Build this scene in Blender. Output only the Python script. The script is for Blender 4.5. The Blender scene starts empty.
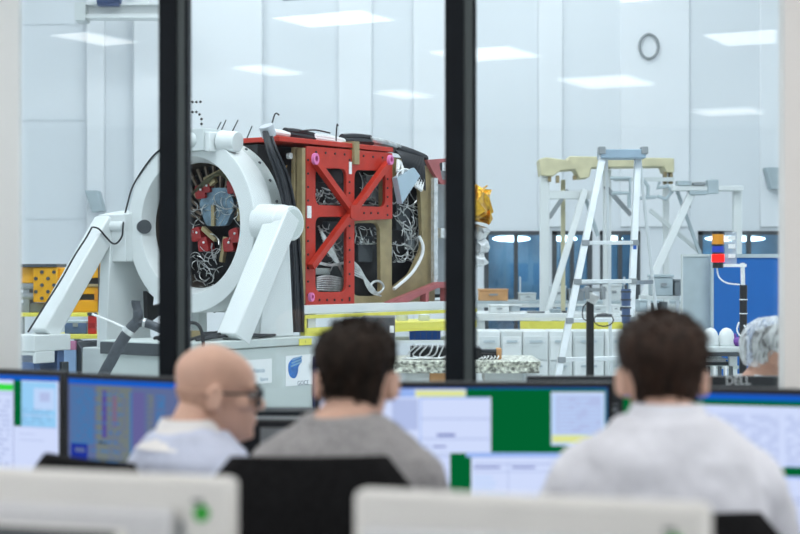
import bpy, bmesh, math, random
from mathutils import Vector, Matrix, noise
R = math.radians
PI = math.pi
rnd = random.Random(7)
SC = bpy.context.scene
COL = SC.collection
F = 70.0 / 36.0 * 800.0            # focal length in pixels (70 mm lens on a 36 mm sensor)
EYE = 1.45                          # camera height

def P(px, py, d):
    """world point seen at a pixel at a given real distance from the camera plane"""
    return Vector(((px - 400.0) * d / F, d, EYE - (py - 267.0) * d / F))
def PX(px, d): return (px - 400.0) * d / F
def PZ(py, d): return EYE - (py - 267.0) * d / F

# ------------------------------------------------------------------ materials
MATS = {}
def mat(name, col, rough=0.5, metal=0.0, var=0.06, scale=8.0, bump=0.0, bscale=60.0, stretch=None, spec=0.5, alpha=1.0):
    m = bpy.data.materials.new(name); m.use_nodes = True
    nt = m.node_tree; b = nt.nodes['Principled BSDF']
    b.inputs['Roughness'].default_value = rough
    b.inputs['Metallic'].default_value = metal
    b.inputs['Specular IOR Level'].default_value = spec
    tc = nt.nodes.new('ShaderNodeTexCoord')
    src = tc.outputs['Object']
    if stretch:
        mp = nt.nodes.new('ShaderNodeMapping'); mp.inputs['Scale'].default_value = stretch
        nt.links.new(src, mp.inputs['Vector']); src = mp.outputs['Vector']
    n = nt.nodes.new('ShaderNodeTexNoise'); n.inputs['Scale'].default_value = scale; n.inputs['Detail'].default_value = 4
    nt.links.new(src, n.inputs['Vector'])
    cr = nt.nodes.new('ShaderNodeValToRGB')
    lo = [max(0, c * (1 - var)) for c in col[:3]]; hi = [min(1, c * (1 + var)) for c in col[:3]]
    cr.color_ramp.elements[0].position = 0.35; cr.color_ramp.elements[1].position = 0.65
    cr.color_ramp.elements[0].color = (*lo, 1); cr.color_ramp.elements[1].color = (*hi, 1)
    nt.links.new(n.outputs['Fac'], cr.inputs['Fac']); nt.links.new(cr.outputs['Color'], b.inputs['Base Color'])
    if bump:
        n2 = nt.nodes.new('ShaderNodeTexNoise'); n2.inputs['Scale'].default_value = bscale; n2.inputs['Detail'].default_value = 3
        nt.links.new(src, n2.inputs['Vector'])
        bp = nt.nodes.new('ShaderNodeBump'); bp.inputs['Strength'].default_value = bump; bp.inputs['Distance'].default_value = 0.02
        nt.links.new(n2.outputs['Fac'], bp.inputs['Height']); nt.links.new(bp.outputs['Normal'], b.inputs['Normal'])
    if alpha < 1: b.inputs['Alpha'].default_value = alpha
    MATS[name] = m
    return m
def emit(name, col, strength):
    m = bpy.data.materials.new(name); m.use_nodes = True
    nt = m.node_tree; nt.nodes.remove(nt.nodes['Principled BSDF'])
    e = nt.nodes.new('ShaderNodeEmission'); e.inputs['Color'].default_value = (*col, 1); e.inputs['Strength'].default_value = strength
    nt.links.new(e.outputs[0], nt.nodes['Material Output'].inputs['Surface'])
    MATS[name] = m
    return m
def thin_glass(name, tint, fac):
    m = bpy.data.materials.new(name); m.use_nodes = True
    nt = m.node_tree; nt.nodes.remove(nt.nodes['Principled BSDF'])
    t = nt.nodes.new('ShaderNodeBsdfTransparent'); t.inputs['Color'].default_value = (*tint, 1)
    g = nt.nodes.new('ShaderNodeBsdfGlossy'); g.inputs['Roughness'].default_value = 0.0
    mx = nt.nodes.new('ShaderNodeMixShader'); mx.inputs['Fac'].default_value = fac
    nt.links.new(t.outputs[0], mx.inputs[1]); nt.links.new(g.outputs[0], mx.inputs[2])
    nt.links.new(mx.outputs[0], nt.nodes['Material Output'].inputs['Surface'])
    MATS[name] = m
    return m
def s2l(r, g, b):
    f = lambda c: c / 12.92 if c <= 0.04045 else ((c + 0.055) / 1.055) ** 2.4
    return (f(r / 255), f(g / 255), f(b / 255))

M_hallwall = mat('clean_room_wall', (0.755, 0.80, 0.84), 0.55, var=0.015, scale=0.6)
M_pil = mat('clean_room_pilaster', (0.82, 0.855, 0.89), 0.5, var=0.01, scale=0.6)
M_seam = mat('wall_seam', (0.70, 0.75, 0.79), 0.6)
M_hallfloor = mat('clean_room_floor', (0.62, 0.66, 0.66), 0.25, var=0.04, scale=1.5)
M_offwall = mat('office_wall', (0.80, 0.79, 0.775), 0.75, var=0.012, scale=3, bump=0.03, bscale=200)
M_offwall2 = mat('office_pilaster', (0.76, 0.81, 0.82), 0.7, var=0.012, scale=3)
M_ceil = mat('office_ceiling', (0.80, 0.80, 0.79), 0.8, var=0.02)
M_carpet = mat('office_carpet', (0.28, 0.28, 0.29), 0.95, var=0.2, scale=80, bump=0.2)
M_frame = mat('black_window_frame', (0.006, 0.009, 0.013), 0.6, var=0.1, spec=0.15)
M_gasket = mat('grey_frame_edge', (0.085, 0.105, 0.11), 0.5, var=0.05, spec=0.25)
M_white = mat('white_paint', (0.74, 0.78, 0.785), 0.38, var=0.02, scale=4)
M_whiteg = mat('white_grey_paint', (0.62, 0.67, 0.675), 0.4, var=0.02, scale=4)
M_greyp = mat('pale_grey_paint', (0.56, 0.62, 0.61), 0.4, var=0.03, scale=4)
M_grey = mat('mid_grey', (0.28, 0.31, 0.33), 0.45, var=0.06)
M_dgrey = mat('dark_grey', (0.06, 0.07, 0.08), 0.45, var=0.1)
M_black = mat('black_plastic', (0.012, 0.013, 0.015), 0.45, var=0.15)
M_bcable = mat('black_cable', (0.015, 0.017, 0.022), 0.5, var=0.2, scale=30)
M_red = mat('red_anodised_frame', s2l(188, 50, 33), 0.42, var=0.10, scale=9)
M_redd = mat('red_bracket', s2l(150, 24, 24), 0.35, var=0.15, scale=30)
M_pinkred = mat('faded_red_bracket', s2l(172, 96, 98), 0.5, var=0.08)
M_beige = mat('olive_beige_panel', s2l(158, 142, 105), 0.5, var=0.12, scale=12)
M_beige2 = mat('beige_beam', s2l(206, 200, 166), 0.6, var=0.12, scale=6)
M_dark = mat('dark_bay', (0.014, 0.014, 0.016), 0.5, var=0.3, scale=20)
M_brown = mat('brown_bay', (0.05, 0.038, 0.028), 0.5, var=0.3, scale=15)
M_silver = mat('silver_wire', (0.62, 0.64, 0.64), 0.3, 0.6, var=0.2, scale=20)
M_alu = mat('aluminium', (0.74, 0.79, 0.82), 0.38, 0.12, var=0.05)
M_foil = mat('crinkled_foil', (0.75, 0.77, 0.78), 0.25, 0.6, var=0.15, scale=25, bump=0.6, bscale=40)
M_speck = mat('speckled_foil', (0.56, 0.58, 0.50), 0.35, 0.3, var=0.75, scale=48, bump=0.6, bscale=60)
M_gold = mat('gold_foil', (0.85, 0.45, 0.05), 0.25, 0.75, var=0.3, scale=18, bump=0.9, bscale=18)
M_pink = mat('pink_tag', (0.80, 0.22, 0.50), 0.5)
M_yellow = mat('yellow_paint', s2l(236, 172, 24), 0.4, var=0.1, scale=6)
M_lemon = mat('lemon_tape', s2l(232, 224, 96), 0.5, var=0.05)
M_blue = mat('blue_partition', s2l(10, 98, 178), 0.6, var=0.03)
M_bluebin = mat('blue_plastic', s2l(40, 96, 190), 0.4, var=0.08)
M_bluedoor = mat('blue_door', s2l(120, 160, 188), 0.3, var=0.25, scale=1.6)
M_bluegrey = mat('blue_grey_steel', s2l(88, 110, 150), 0.4, 0.2, var=0.1)
M_wood = mat('orange_wood', s2l(210, 160, 110), 0.6, var=0.1)
M_greybox = mat('grey_loudspeaker', (0.42, 0.50, 0.54), 0.6)
M_skin1 = mat('skin_pale', (0.66, 0.415, 0.315), 0.5, var=0.06, scale=14)
M_skin2 = mat('skin_tan', (0.50, 0.27, 0.19), 0.5, var=0.06, scale=14)
M_hair = mat('dark_brown_hair', (0.015, 0.009, 0.006), 0.7, spec=0.2, var=0.5, scale=60, bump=0.5, bscale=120, stretch=(1, 1, 0.2))
M_hair2 = mat('brown_hair', (0.026, 0.013, 0.008), 0.65, spec=0.25, var=0.5, scale=60, bump=0.5, bscale=120, stretch=(1, 1, 0.2))
M_stub = mat('shaved_hair', (0.52, 0.325, 0.245), 0.7, var=0.1, scale=60)
M_shirtw = mat('white_striped_shirt', (0.74, 0.76, 0.83), 0.8, var=0.06, scale=14, bump=0.35, bscale=9, stretch=(1, 1, 0.5))
M_shirtb = mat('pale_blue_shirt', (0.58, 0.64, 0.80), 0.8, var=0.05, scale=14, bump=0.3, bscale=10)
M_collar = mat('white_collar', (0.82, 0.82, 0.83), 0.8, var=0.03)
M_sweat = mat('grey_knit', (0.32, 0.315, 0.32), 0.95, var=0.18, scale=120, bump=0.25, bscale=14)
M_trou = mat('dark_trousers', (0.02, 0.022, 0.03), 0.9, var=0.15)
M_shoe = mat('black_shoe', (0.012, 0.011, 0.01), 0.35)
M_coat = mat('white_coat', (0.80, 0.84, 0.87), 0.8, var=0.03, bump=0.3, bscale=12)
M_chair = mat('black_chair_fabric', (0.010, 0.010, 0.011), 0.95, var=0.3, scale=120, spec=0.1)
M_desk = mat('grey_desk', (0.45, 0.45, 0.44), 0.55, var=0.03)
M_monw = mat('warm_white_plastic', (0.74, 0.735, 0.71), 0.45, var=0.02)
M_monw2 = mat('warm_white_plastic_ridge', (0.62, 0.63, 0.65), 0.5, var=0.02)
M_bezel = mat('black_bezel', (0.010, 0.012, 0.016), 0.4, var=0.1)
M_green = mat('green_sticker', (0.02, 0.36, 0.03), 0.5)
M_label = mat('white_label', (0.86, 0.88, 0.89), 0.6, var=0.01)
M_logoblue = mat('logo_blue', s2l(36, 110, 190), 0.5, var=0.25, scale=30)
M_lettergrey = mat('letter_grey', s2l(120, 150, 170), 0.6)
M_letterdark = mat('letter_dark', s2l(70, 90, 110), 0.6)
M_logosilver = mat('logo_silver', (0.72, 0.73, 0.74), 0.4)
M_lens = mat('spectacle_lens', (0.05, 0.06, 0.07), 0.1, var=0.05, alpha=0.45)
M_eye = mat('eye_white', (0.75, 0.72, 0.70), 0.25)
M_net = mat('hair_net', (0.84, 0.87, 0.88), 0.55, var=0.05, scale=50, bump=0.8, bscale=22, stretch=(1, 1, .35))
_nt = M_net.node_tree; _n = _nt.nodes.new('ShaderNodeTexNoise'); _n.inputs['Scale'].default_value = 20; _n.inputs['Detail'].default_value = 5; _n.inputs['Distortion'].default_value = 1.5
_c = _nt.nodes.new('ShaderNodeTexCoord'); _m = _nt.nodes.new('ShaderNodeMapping'); _m.inputs['Scale'].default_value = (1.6, 1.6, .45); _r = _nt.nodes.new('ShaderNodeMapRange')
_r.inputs['From Min'].default_value = .38; _r.inputs['From Max'].default_value = .62; _r.inputs['To Min'].default_value = .10; _r.inputs['To Max'].default_value = .50
_nt.links.new(_c.outputs['Object'], _m.inputs['Vector']); _nt.links.new(_m.outputs['Vector'], _n.inputs['Vector']); _nt.links.new(_n.outputs['Fac'], _r.inputs['Value']); _nt.links.new(_r.outputs['Result'], _nt.nodes['Principled BSDF'].inputs['Alpha'])
M_acryl = mat('tinted_acrylic', (0.55, 0.62, 0.72), 0.15, var=0.05, alpha=0.45)
M_orange = mat('orange_lens', s2l(226, 150, 40), 0.3)
M_bluelens = mat('blue_lens', s2l(40, 70, 190), 0.3)
M_firered = mat('red_enamel', s2l(190, 40, 36), 0.35)
M_duct = mat('grey_flexible_duct', (0.065, 0.075, 0.09), 0.55, var=0.2, scale=20, bump=0.5, bscale=60)
E_panel = emit('ceiling_light_diffuser', (1.0, 0.985, 0.96), 5.0)
E_fill = emit('daylight_pane', (0.95, 0.975, 1.0), 5.0)  # glow of the added side panes, brightens camera-facing surfaces
E_red = emit('lit_red_lens', (1.0, 0.012, 0.010), 3.2)
E_lamp = emit('corridor_lamp_glow', (0.95, 1.0, 1.0), 10.0)
G_pane = thin_glass('window_glass', (0.985, 0.995, 0.997), 0.025)
G_door = thin_glass('door_glass', (0.72, 0.84, 0.92), 0.08)

# ------------------------------------------------------------------ mesh helpers
class MB:
    def __init__(s): s.bm = bmesh.new(); s.mi = 0
    def _f(s, vs):
        try:
            f = s.bm.faces.new(vs); f.material_index = s.mi; return f
        except ValueError: return None
    def bx(s, x0, x1, y0, y1, z0, z1, M=None):
        c = [Vector(p) for p in ((x0,y0,z0),(x1,y0,z0),(x1,y1,z0),(x0,y1,z0),(x0,y0,z1),(x1,y0,z1),(x1,y1,z1),(x0,y1,z1))]
        if M: c = [M @ p for p in c]
        v = [s.bm.verts.new(p) for p in c]
        for q in ((0,3,2,1),(4,5,6,7),(0,1,5,4),(1,2,6,5),(2,3,7,6),(3,0,4,7)): s._f([v[i] for i in q])
        return s
    def bar(s, a, b, w, h, up=Vector((0,0,1))):
        """box bar from a to b; w sideways, h along up"""
        a = Vector(a); b = Vector(b); d = (b - a); L = d.length; d.normalize()
        up = Vector(up); sd = d.cross(up)
        if sd.length < 1e-4: sd = d.cross(Vector((1,0,0)))
        sd.normalize(); u = sd.cross(d).normalized()
        M = Matrix(((sd.x,d.x,u.x,a.x),(sd.y,d.y,u.y,a.y),(sd.z,d.z,u.z,a.z),(0,0,0,1)))
        return s.bx(-w/2, w/2, 0, L, -h/2, h/2, M)
    def tube(s, pts, r, n=8, sq=1.0):
        pts = [Vector(p) for p in pts]; N = len(pts)
        rs = r if isinstance(r, (list, tuple)) else [r] * N
        rings = []; nrm = None
        for i, p in enumerate(pts):
            t = (pts[min(i+1,N-1)] - pts[max(i-1,0)]).normalized()
            if nrm is None:
                nrm = t.cross(Vector((0,0,1)))
                if nrm.length < 0.05: nrm = t.cross(Vector((1,0,0)))
                nrm.normalize()
            else:
                nrm = (nrm - t * nrm.dot(t))
                if nrm.length < 1e-5: nrm = t.orthogonal()
                nrm.normalize()
            bn = t.cross(nrm)
            rings.append([s.bm.verts.new(p + (nrm*math.cos(2*PI*k/n) + bn*math.sin(2*PI*k/n)*sq)*rs[i]) for k in range(n)])
        for i in range(N-1):
            for k in range(n):
                s._f((rings[i][k], rings[i][(k+1)%n], rings[i+1][(k+1)%n], rings[i+1][k]))
        s._f(rings[0][::-1]); s._f(rings[-1])
        return s
    def lathe(s, prof, M=None, n=48, closed=False, cap=True):
        """prof: (radius, height) pairs around local Z"""
        rings = []
        for r, z in prof:
            ring = []
            for k in range(n):
                p = Vector((r*math.cos(2*PI*k/n), r*math.sin(2*PI*k/n), z))
                ring.append(s.bm.verts.new(M @ p if M else p))
            rings.append(ring)
        m = len(prof)
        for i in range(m if closed else m-1):
            a = rings[i]; b = rings[(i+1)%m]
            for k in range(n): s._f((a[k], a[(k+1)%n], b[(k+1)%n], b[k]))
        if not closed and cap:
            if prof[0][0] > 1e-6: s._f(rings[0][::-1])
            if prof[-1][0] > 1e-6: s._f(rings[-1])
        return s
    def ell(s, c, r, M=None, n=14, m=9):
        c = Vector(c); rings = []
        for i in range(1, m):
            ph = PI*i/m; ring = []
            for k in range(n):
                p = Vector((r[0]*math.sin(ph)*math.cos(2*PI*k/n), r[1]*math.sin(ph)*math.sin(2*PI*k/n), r[2]*math.cos(ph)))
                if M: p = M @ p
                ring.append(s.bm.verts.new(c + p))
            rings.append(ring)
        tp = Vector((0,0,r[2])); bt = Vector((0,0,-r[2]))
        if M: tp = M @ tp; bt = M @ bt
        t = s.bm.verts.new(c+tp); b = s.bm.verts.new(c+bt)
        for k in range(n):
            s._f((t, rings[0][k], rings[0][(k+1)%n])); s._f((b, rings[-1][(k+1)%n], rings[-1][k]))
            for i in range(m-2): s._f((rings[i][k], rings[i+1][k], rings[i+1][(k+1)%n], rings[i][(k+1)%n]))
        return s
    def loft(s, rings):
        rv = [[s.bm.verts.new(p) for p in r] for r in rings]; n = len(rings[0])
        for i in range(len(rv)-1):
            for k in range(n): s._f((rv[i][k], rv[i][(k+1)%n], rv[i+1][(k+1)%n], rv[i+1][k]))
        s._f(rv[0][::-1]); s._f(rv[-1])
        return s
    def plate(s, outer, holes, t0, t1, M):
        """flat plate: outline and holes are 2D; M maps (u, v, t) to local space"""
        tmp = bmesh.new(); E = []
        for loop in [outer] + list(holes):
            vs = [tmp.verts.new((p[0], p[1], t0)) for p in loop]
            for i in range(len(vs)): E.append(tmp.edges.new((vs[i], vs[(i+1)%len(vs)])))
        bmesh.ops.triangle_fill(tmp, use_beauty=True, use_dissolve=False, edges=E)
        fs = list(tmp.faces)
        ex = bmesh.ops.extrude_face_region(tmp, geom=fs)
        for v in [g for g in ex['geom'] if isinstance(g, bmesh.types.BMVert)]: v.co.z = t1
        tmp.verts.index_update(); mp = {}
        for v in tmp.verts: mp[v.index] = s.bm.verts.new(M @ v.co)
        for f in tmp.faces: s._f([mp[v.index] for v in f.verts])
        tmp.free()
        return s
    def build(s, name, mats, parent=None, smooth=True, bevel=0.0, ang=38):
        bm = s.bm
        bmesh.ops.recalc_face_normals(bm, faces=bm.faces[:])
        for e in bm.edges:
            e.smooth = not (len(e.link_faces) == 2 and e.calc_face_angle(0) > R(ang))
        for f in bm.faces: f.smooth = smooth
        me = bpy.data.meshes.new(name); bm.to_mesh(me); bm.free()
        for m in (mats if isinstance(mats, (list, tuple)) else [mats]): me.materials.append(m)
        o = bpy.data.objects.new(name, me); COL.objects.link(o)
        if parent: o.parent = parent
        if bevel:
            b = o.modifiers.new('bevel', 'BEVEL'); b.width = bevel; b.segments = 2; b.limit_method = 'ANGLE'
        return o
def rrect(u0, u1, v0, v1, r, n=4):
    pts = []
    for cx, cy, a in ((u1-r, v1-r, 0), (u0+r, v1-r, 90), (u0+r, v0+r, 180), (u1-r, v0+r, 270)):
        for i in range(n+1):
            t = R(a + 90*i/n); pts.append((cx + r*math.cos(t), cy + r*math.sin(t)))
    return pts
def rpoly(pts, r, n=4):
    """polygon with rounded corners"""
    out = []; N = len(pts)
    for i in range(N):
        p = Vector(pts[i]); a = (Vector(pts[i-1]) - p); b = (Vector(pts[(i+1)%N]) - p)
        rr = min(r, a.length*0.45, b.length*0.45)
        A = p + a.normalized()*rr; B = p + b.normalized()*rr
        for k in range(n+1):
            t = k/n; q = A*(1-t)**2 + p*2*t*(1-t) + B*t*t; out.append((q.x, q.y))
    return out
def tag(o, label=None, cat=None, group=None, kind=None):
    if label: o['label'] = label
    if cat: o['category'] = cat
    if group: o['group'] = group
    if kind: o['kind'] = kind
    return o
def thing(name, label, cat, loc=(0,0,0), rz=0.0, group=None):
    o = bpy.data.objects.new(name, None); COL.objects.link(o)
    o.empty_display_size = 0.1
    o.location = loc; o.rotation_euler = (0, 0, rz)
    return tag(o, label, cat, group)
def struct(name, mb, m, label=None, **k):
    o = mb.build(name, m, None, **k); o['kind'] = 'structure'
    if label: o['label'] = label
    return o
def copy_tree(o, parent=None):
    c = o.copy(); COL.objects.link(c)
    if parent: c.parent = parent
    for ch in list(o.children): copy_tree(ch, c)
    return c
def spline(pts, n=6):
    pts = [Vector(p) for p in pts]; out = []
    for i in range(len(pts)-1):
        p0 = pts[max(i-1,0)]; p1 = pts[i]; p2 = pts[i+1]; p3 = pts[min(i+2,len(pts)-1)]
        for k in range(n):
            t = k/n
            out.append(0.5*((2*p1) + (p2-p0)*t + (2*p0-5*p1+4*p2-p3)*t*t + (3*p1-p0-3*p2+p3)*t**3))
    out.append(pts[-1]); return out
def wires(mb, n, box, r=0.004, seg=4, rg=rnd):
    """loose bundle of wires in a local box (x0,x1,y0,y1,z0,z1)"""
    x0,x1,y0,y1,z0,z1 = box
    for i in range(n):
        pts = [Vector((rg.uniform(x0,x1), rg.uniform(y0,y1), rg.uniform(z0,z1))) for _ in range(seg)]
        pts = [pts[0]] + [pts[0].lerp(p, 0.55) for p in pts[1:]]
        mb.tube(spline(pts, 5), r*rg.uniform(0.7,1.4), 5)
def text_mesh(body, name, size, M, m, parent, depth=0.002):
    cu = bpy.data.curves.new(name, 'FONT'); cu.body = body; cu.size = size; cu.extrude = depth
    cu.align_x = 'CENTER'; cu.align_y = 'CENTER'
    to = bpy.data.objects.new(name + '_curve', cu); COL.objects.link(to)
    bpy.context.view_layer.update()
    me = bpy.data.meshes.new_from_object(to.evaluated_get(bpy.context.evaluated_depsgraph_get()))
    COL.objects.unlink(to); bpy.data.objects.remove(to)
    me.transform(M); me.materials.clear(); me.materials.append(m)
    o = bpy.data.objects.new(name, me); COL.objects.link(o); o.parent = parent
    return o
WG = 5.2      # depth of the window wall between control room and clean room
BK = 24.0     # clean room back wall
FACE = Matrix(((1,0,0,0),(0,0,1,0),(0,1,0,0),(0,0,0,1)))   # (u,v,t) -> (x=u, y=t, z=v)
# ================================================================== CONTROL ROOM SHELL
struct('floor_office', MB().bx(-5, 5, -6, WG-0.06, -0.1, 0), M_carpet)
struct('ceiling_office', MB().bx(-5, 5, -6, WG-0.06, 2.91, 3.0), M_ceil)
struct('wall_office_left', MB().bx(-5.1, -5, -6, WG-0.06, 0, 2.91), M_offwall)
struct('wall_office_right', MB().bx(5, 5.1, -6, WG-0.06, 0, 2.91), M_offwall)
for sx, nm in ((-1, 'left'), (1, 'right')):  # framed glowing panes added on the unseen side walls as fill light
    sd = thing('window_office_%s' % nm, None, None, (sx*4.99, -1.9, .85)); sd['kind'] = 'structure'
    MB().bx(-.005, .005, -2.8, 2.8, .06, 1.56).build('daylight_pane', E_fill, sd)
    mb = MB()
    for y0 in (-2.85, -.95, .9, 2.79): mb.bx(-.02, .02, y0, y0+.06, 0, 1.62)
    mb.bx(-.02, .02, -2.85, 2.85, 0, .06).bx(-.02, .02, -2.85, 2.85, 1.56, 1.62); mb.build('window_frame', M_white, sd)
struct('wall_office_rear', MB().bx(-5, 5, -6.1, -6, 0, 2.91), mat('dark_office_wall', (.10, .11, .13), .8))
XL = PX(21, WG-.03); XR = PX(784.5, WG-.06); ZS = 0.975; ZT = 2.75
struct('wall_front_left', MB().bx(-5, XL, WG-0.06, WG-0.02, 0, 3.0), M_offwall2)
struct('wall_front_right', MB().bx(XR, 5, WG-0.06, WG+0.02, 0, 3.0), M_offwall)
struct('wall_front_below', MB().bx(XL, XR, WG-0.06, WG+0.10, 0, ZS-0.07), M_offwall)
struct('wall_front_above', MB().bx(XL, XR, WG-0.06, WG+0.10, ZT+0.05, 3.0), M_offwall)
struct('trim_sill', MB().bx(XL, XR, WG-0.09, WG+0.08, ZS-0.07, ZS), M_frame, bevel=0.006)
struct('trim_header', MB().bx(XL, XR, WG-0.08, WG+0.08, ZT, ZT+0.05), M_frame)
mull = [(158.5, 187.5), (445, 476.5)]
edges = [XL]
for i, (a, b) in enumerate(mull):
    xa, xb = PX(a, WG-0.09), PX(b, WG-0.09); w = xb - xa
    mb = MB().bx(xa+.003, xb-.003, WG-0.05, WG+0.03, ZS, ZT)
    mb.bx(xa, xa+w*0.60, WG-0.09, WG-0.05, ZS, ZT)
    mb.bx(xb-w*0.09, xb, WG-0.085, WG-0.05, ZS, ZT)
    mb.mi = 1; mb.bx(xa+w*0.60, xb-w*0.09, WG-0.075, WG-0.05, ZS, ZT)
    struct('trim_mullion_%d' % (i+1), mb, [M_frame, M_gasket], bevel=0.002)
    edges += [xa, xb]
edges.append(XR)
for i in range(3):
    a, b = edges[2*i], edges[2*i+1]
    win = thing('window_%d' % (i+1), None, None, ((a+b)/2, WG, ZS)); win['kind'] = 'structure'
    hw = (b-a)/2 + (0.0 if i else 0.0)
    MB().bx(-hw+.002, hw-.002, -0.014, -0.008, 0.002, ZT-ZS-.002).build('glass_pane', G_pane, win)
    o = MB().bx(-hw+.002, hw-.002, 0.012, 0.018, 0.002, ZT-ZS-.002).build('glass_pane', G_pane, win)
    o.rotation_euler = (R(0.09), 0, R(-0.08))

# recessed ceiling panels of the control room (they mirror in the window glass)
CA = Vector((0.88, 0.47)); CB = Vector((0.47, -0.88))
panels = [(-1.945, 9.92, .3, .55), (-.39, 9.12, .6, .45), (-.98, 11.53, .3, .6), (.02, 13.15, .3, .6), (.58, 10.64, .6, .62),
          (1.62, 12.25, .58, .76), (1.35, 8.15, .6, .6), (2.28, 9.85, .6, .6), (3.08, 14.63, .58, .6), (-4.3, 13.0, .6, .6), (-2.6, 8.4, .6, .6)]
lab = ['ceiling panel mirrored highest at the far left of the window', 'wide ceiling panel mirrored at the top above the white ring',
       'small ceiling panel mirrored above the ring stand', 'narrow ceiling panel mirrored above the red satellite frame',
       'ceiling panel mirrored right beside the second black mullion', 'large ceiling panel mirrored above the aluminium ladder top',
       'ceiling panel mirrored at the upper edge left of the wall ring', 'ceiling panel mirrored at the top right beside the wall edge',
       'ceiling panel mirrored lowest at the right', 'ceiling panel over the far left of the control room', 'ceiling panel over the left operator desk']
for rw, yy in ((3, 2.75), (4, 4.1)):
    for k in range(7):
        panels.append((-3.75 + 1.25*k, 2*WG - yy, .6, .6)); lab.append('')
for n_, ((x, yv, a, b), lb) in enumerate(zip(panels, lab)):
    if not lb: lb = 'ceiling panel over the %s, %s from the left wall' % ('operator desks' if n_ < len(lab)-7 else 'window side', ['first', 'second', 'third', 'fourth', 'fifth', 'sixth', 'seventh'][(n_-11) % 7])
    t = thing('ceiling_light', 'white square ' + lb if a > .4 else 'white slim ' + lb, 'ceiling light', (x, 2*WG - yv, 2.905), math.atan2(CA.y, CA.x), 'recessed ceiling lights of the control room')
    MB().bx(-a/2, a/2, -b/2, b/2, -.006, 0).build('diffuser', E_panel, t)
    mb = MB()
    for x0, x1, y0, y1 in ((-a/2-.02, a/2+.02, -b/2-.02, -b/2), (-a/2-.02, a/2+.02, b/2, b/2+.02), (-a/2-.02, -a/2, -b/2, b/2), (a/2, a/2+.02, -b/2, b/2)):
        mb.bx(x0, x1, y0, y1, -.010, 0.004)
    mb.build('frame', M_ceil, t)

# ================================================================== CLEAN ROOM SHELL
HX = 9.0; HZ = 9.0
struct('floor', MB().bx(-HX, HX, WG+0.10, BK, -0.1, 0), M_hallfloor)
struct('ceiling', MB().bx(-HX, HX, WG+0.10, BK, HZ, HZ+.1), M_pil)
struct('wall_left', MB().bx(-HX-.1, -HX, WG+0.10, BK, 0, HZ), M_hallwall)
struct('wall_right', MB().bx(HX, HX+.1, WG+0.10, BK, 0, HZ), M_hallwall)
struct('wall_near', MB().bx(-HX, HX, WG+0.0, WG+0.10, 3.0, HZ), M_hallwall)
# back wall with three door openings
def wx(px): return PX(px, BK)
ops = [(484, 548), (552, 592), (600, 640), (698, 800)]
zt = PZ(231, BK)
mb = MB(); x = -HX
for a, b in ops:
    mb.bx(x, wx(a), BK, BK+.3, 0, zt); x = wx(b)
mb.bx(x, HX, BK, BK+.3, 0, zt); mb.bx(-HX, HX, BK, BK+.3, zt, HZ)
struct('wall_back', mb, M_hallwall)
struct('wall_corridor', MB().bx(wx(470), wx(830), BK+1.6, BK+1.7, 0, zt+.6), M_bluedoor)
struct('ceiling_corridor', MB().bx(wx(470), wx(830), BK+.3, BK+1.6, zt+.2, zt+.3), M_hallwall)
k = 0
for i, (a, b) in enumerate(ops):
    w0, w1 = wx(a), wx(b)
    d = thing('door_%d' % (i+1), None, None, ((w0+w1)/2, BK, 0)); d['kind'] = 'structure'
    hw = (w1-w0)/2; fr = MB(); t = .07
    fr.bx(-hw, -hw+t, -.02, .1, 0, zt); fr.bx(hw-t, hw, -.02, .1, 0, zt); fr.bx(-hw, hw, -.02, .1, zt-.06, zt)
    fr.bx(-.03, .03, -.02, .08, 0, zt-.06); fr.bx(-hw, hw, -.02, .08, 0.02, .12)
    fr.build('door_frame', M_dgrey, d)
    MB().bx(-hw+t, hw-t, .02, .03, .12, zt-.06).build('glass_pane', G_door, d)
    MB().bx(.05, .07, -.06, -.03, .9, 1.3).build('door_handle', M_alu, d)
    lp = thing('corridor_lamp', ['left glass door', 'second glass door from the left', 'door behind the ladder', 'window above the blue partition'][i], 'lamp', ((w0+w1)/2, BK+1.0, zt+.2), 0, 'lamps in the corridor behind the doors')
    lp['label'] = 'white corridor ceiling lamp seen through the ' + lp['label']
    MB().ell((0, 0, -.30), (hw*.62, .22, .05)).build('diffuser', E_lamp, lp)
    MB().bx(-hw*.4, hw*.4, -.14, .14, -.27, 0).build('housing', M_white, lp)
# pilasters, seams
for i, (a, b, dp) in enumerate([(86, 104, .12), (133, 262, .20), (338, 372, .05), (413, 452, .05), (538, 563, .05), (620, 690, .04), (760, 790, .05)]):
    struct('trim_pilaster_%d' % (i+1), MB().bx(PX(a, BK-dp), PX(b, BK-dp), BK-dp, BK, 2.06 if a > 470 else 0, HZ), M_pil, bevel=.02)
mb = MB()
for zz in (3.72, 2.2, 5.2, 6.7): mb.bx(wx(-20), wx(86), BK-.012, BK, zz-.012, zz+.012)
struct('trim_panel_seams', mb, M_seam)
# clean room lamps (unseen area lights under the hall ceiling; nearest row added as fill)
for i, (x, y) in enumerate([(-5, 6.3), (-1.7, 6.3), (1.7, 6.3), (5, 6.3), (-4.5, 8), (0, 8), (4.5, 8), (-4.5, 13), (0, 13), (4.5, 13), (-4.5, 18), (0, 18), (4.5, 18), (-2.5, 22), (2.5, 22)]):
    l = bpy.data.lights.new('hall_lamp', 'AREA'); l.shape = 'RECTANGLE'; l.size = 2.2; l.size_y = 1.2; l.energy = 115 if y < 7 else 94; l.color = (0.942, 0.984, 1.0)
    lo = bpy.data.objects.new('hall_lamp', l); COL.objects.link(lo); lo.location = (x, y, HZ-.25)

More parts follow.
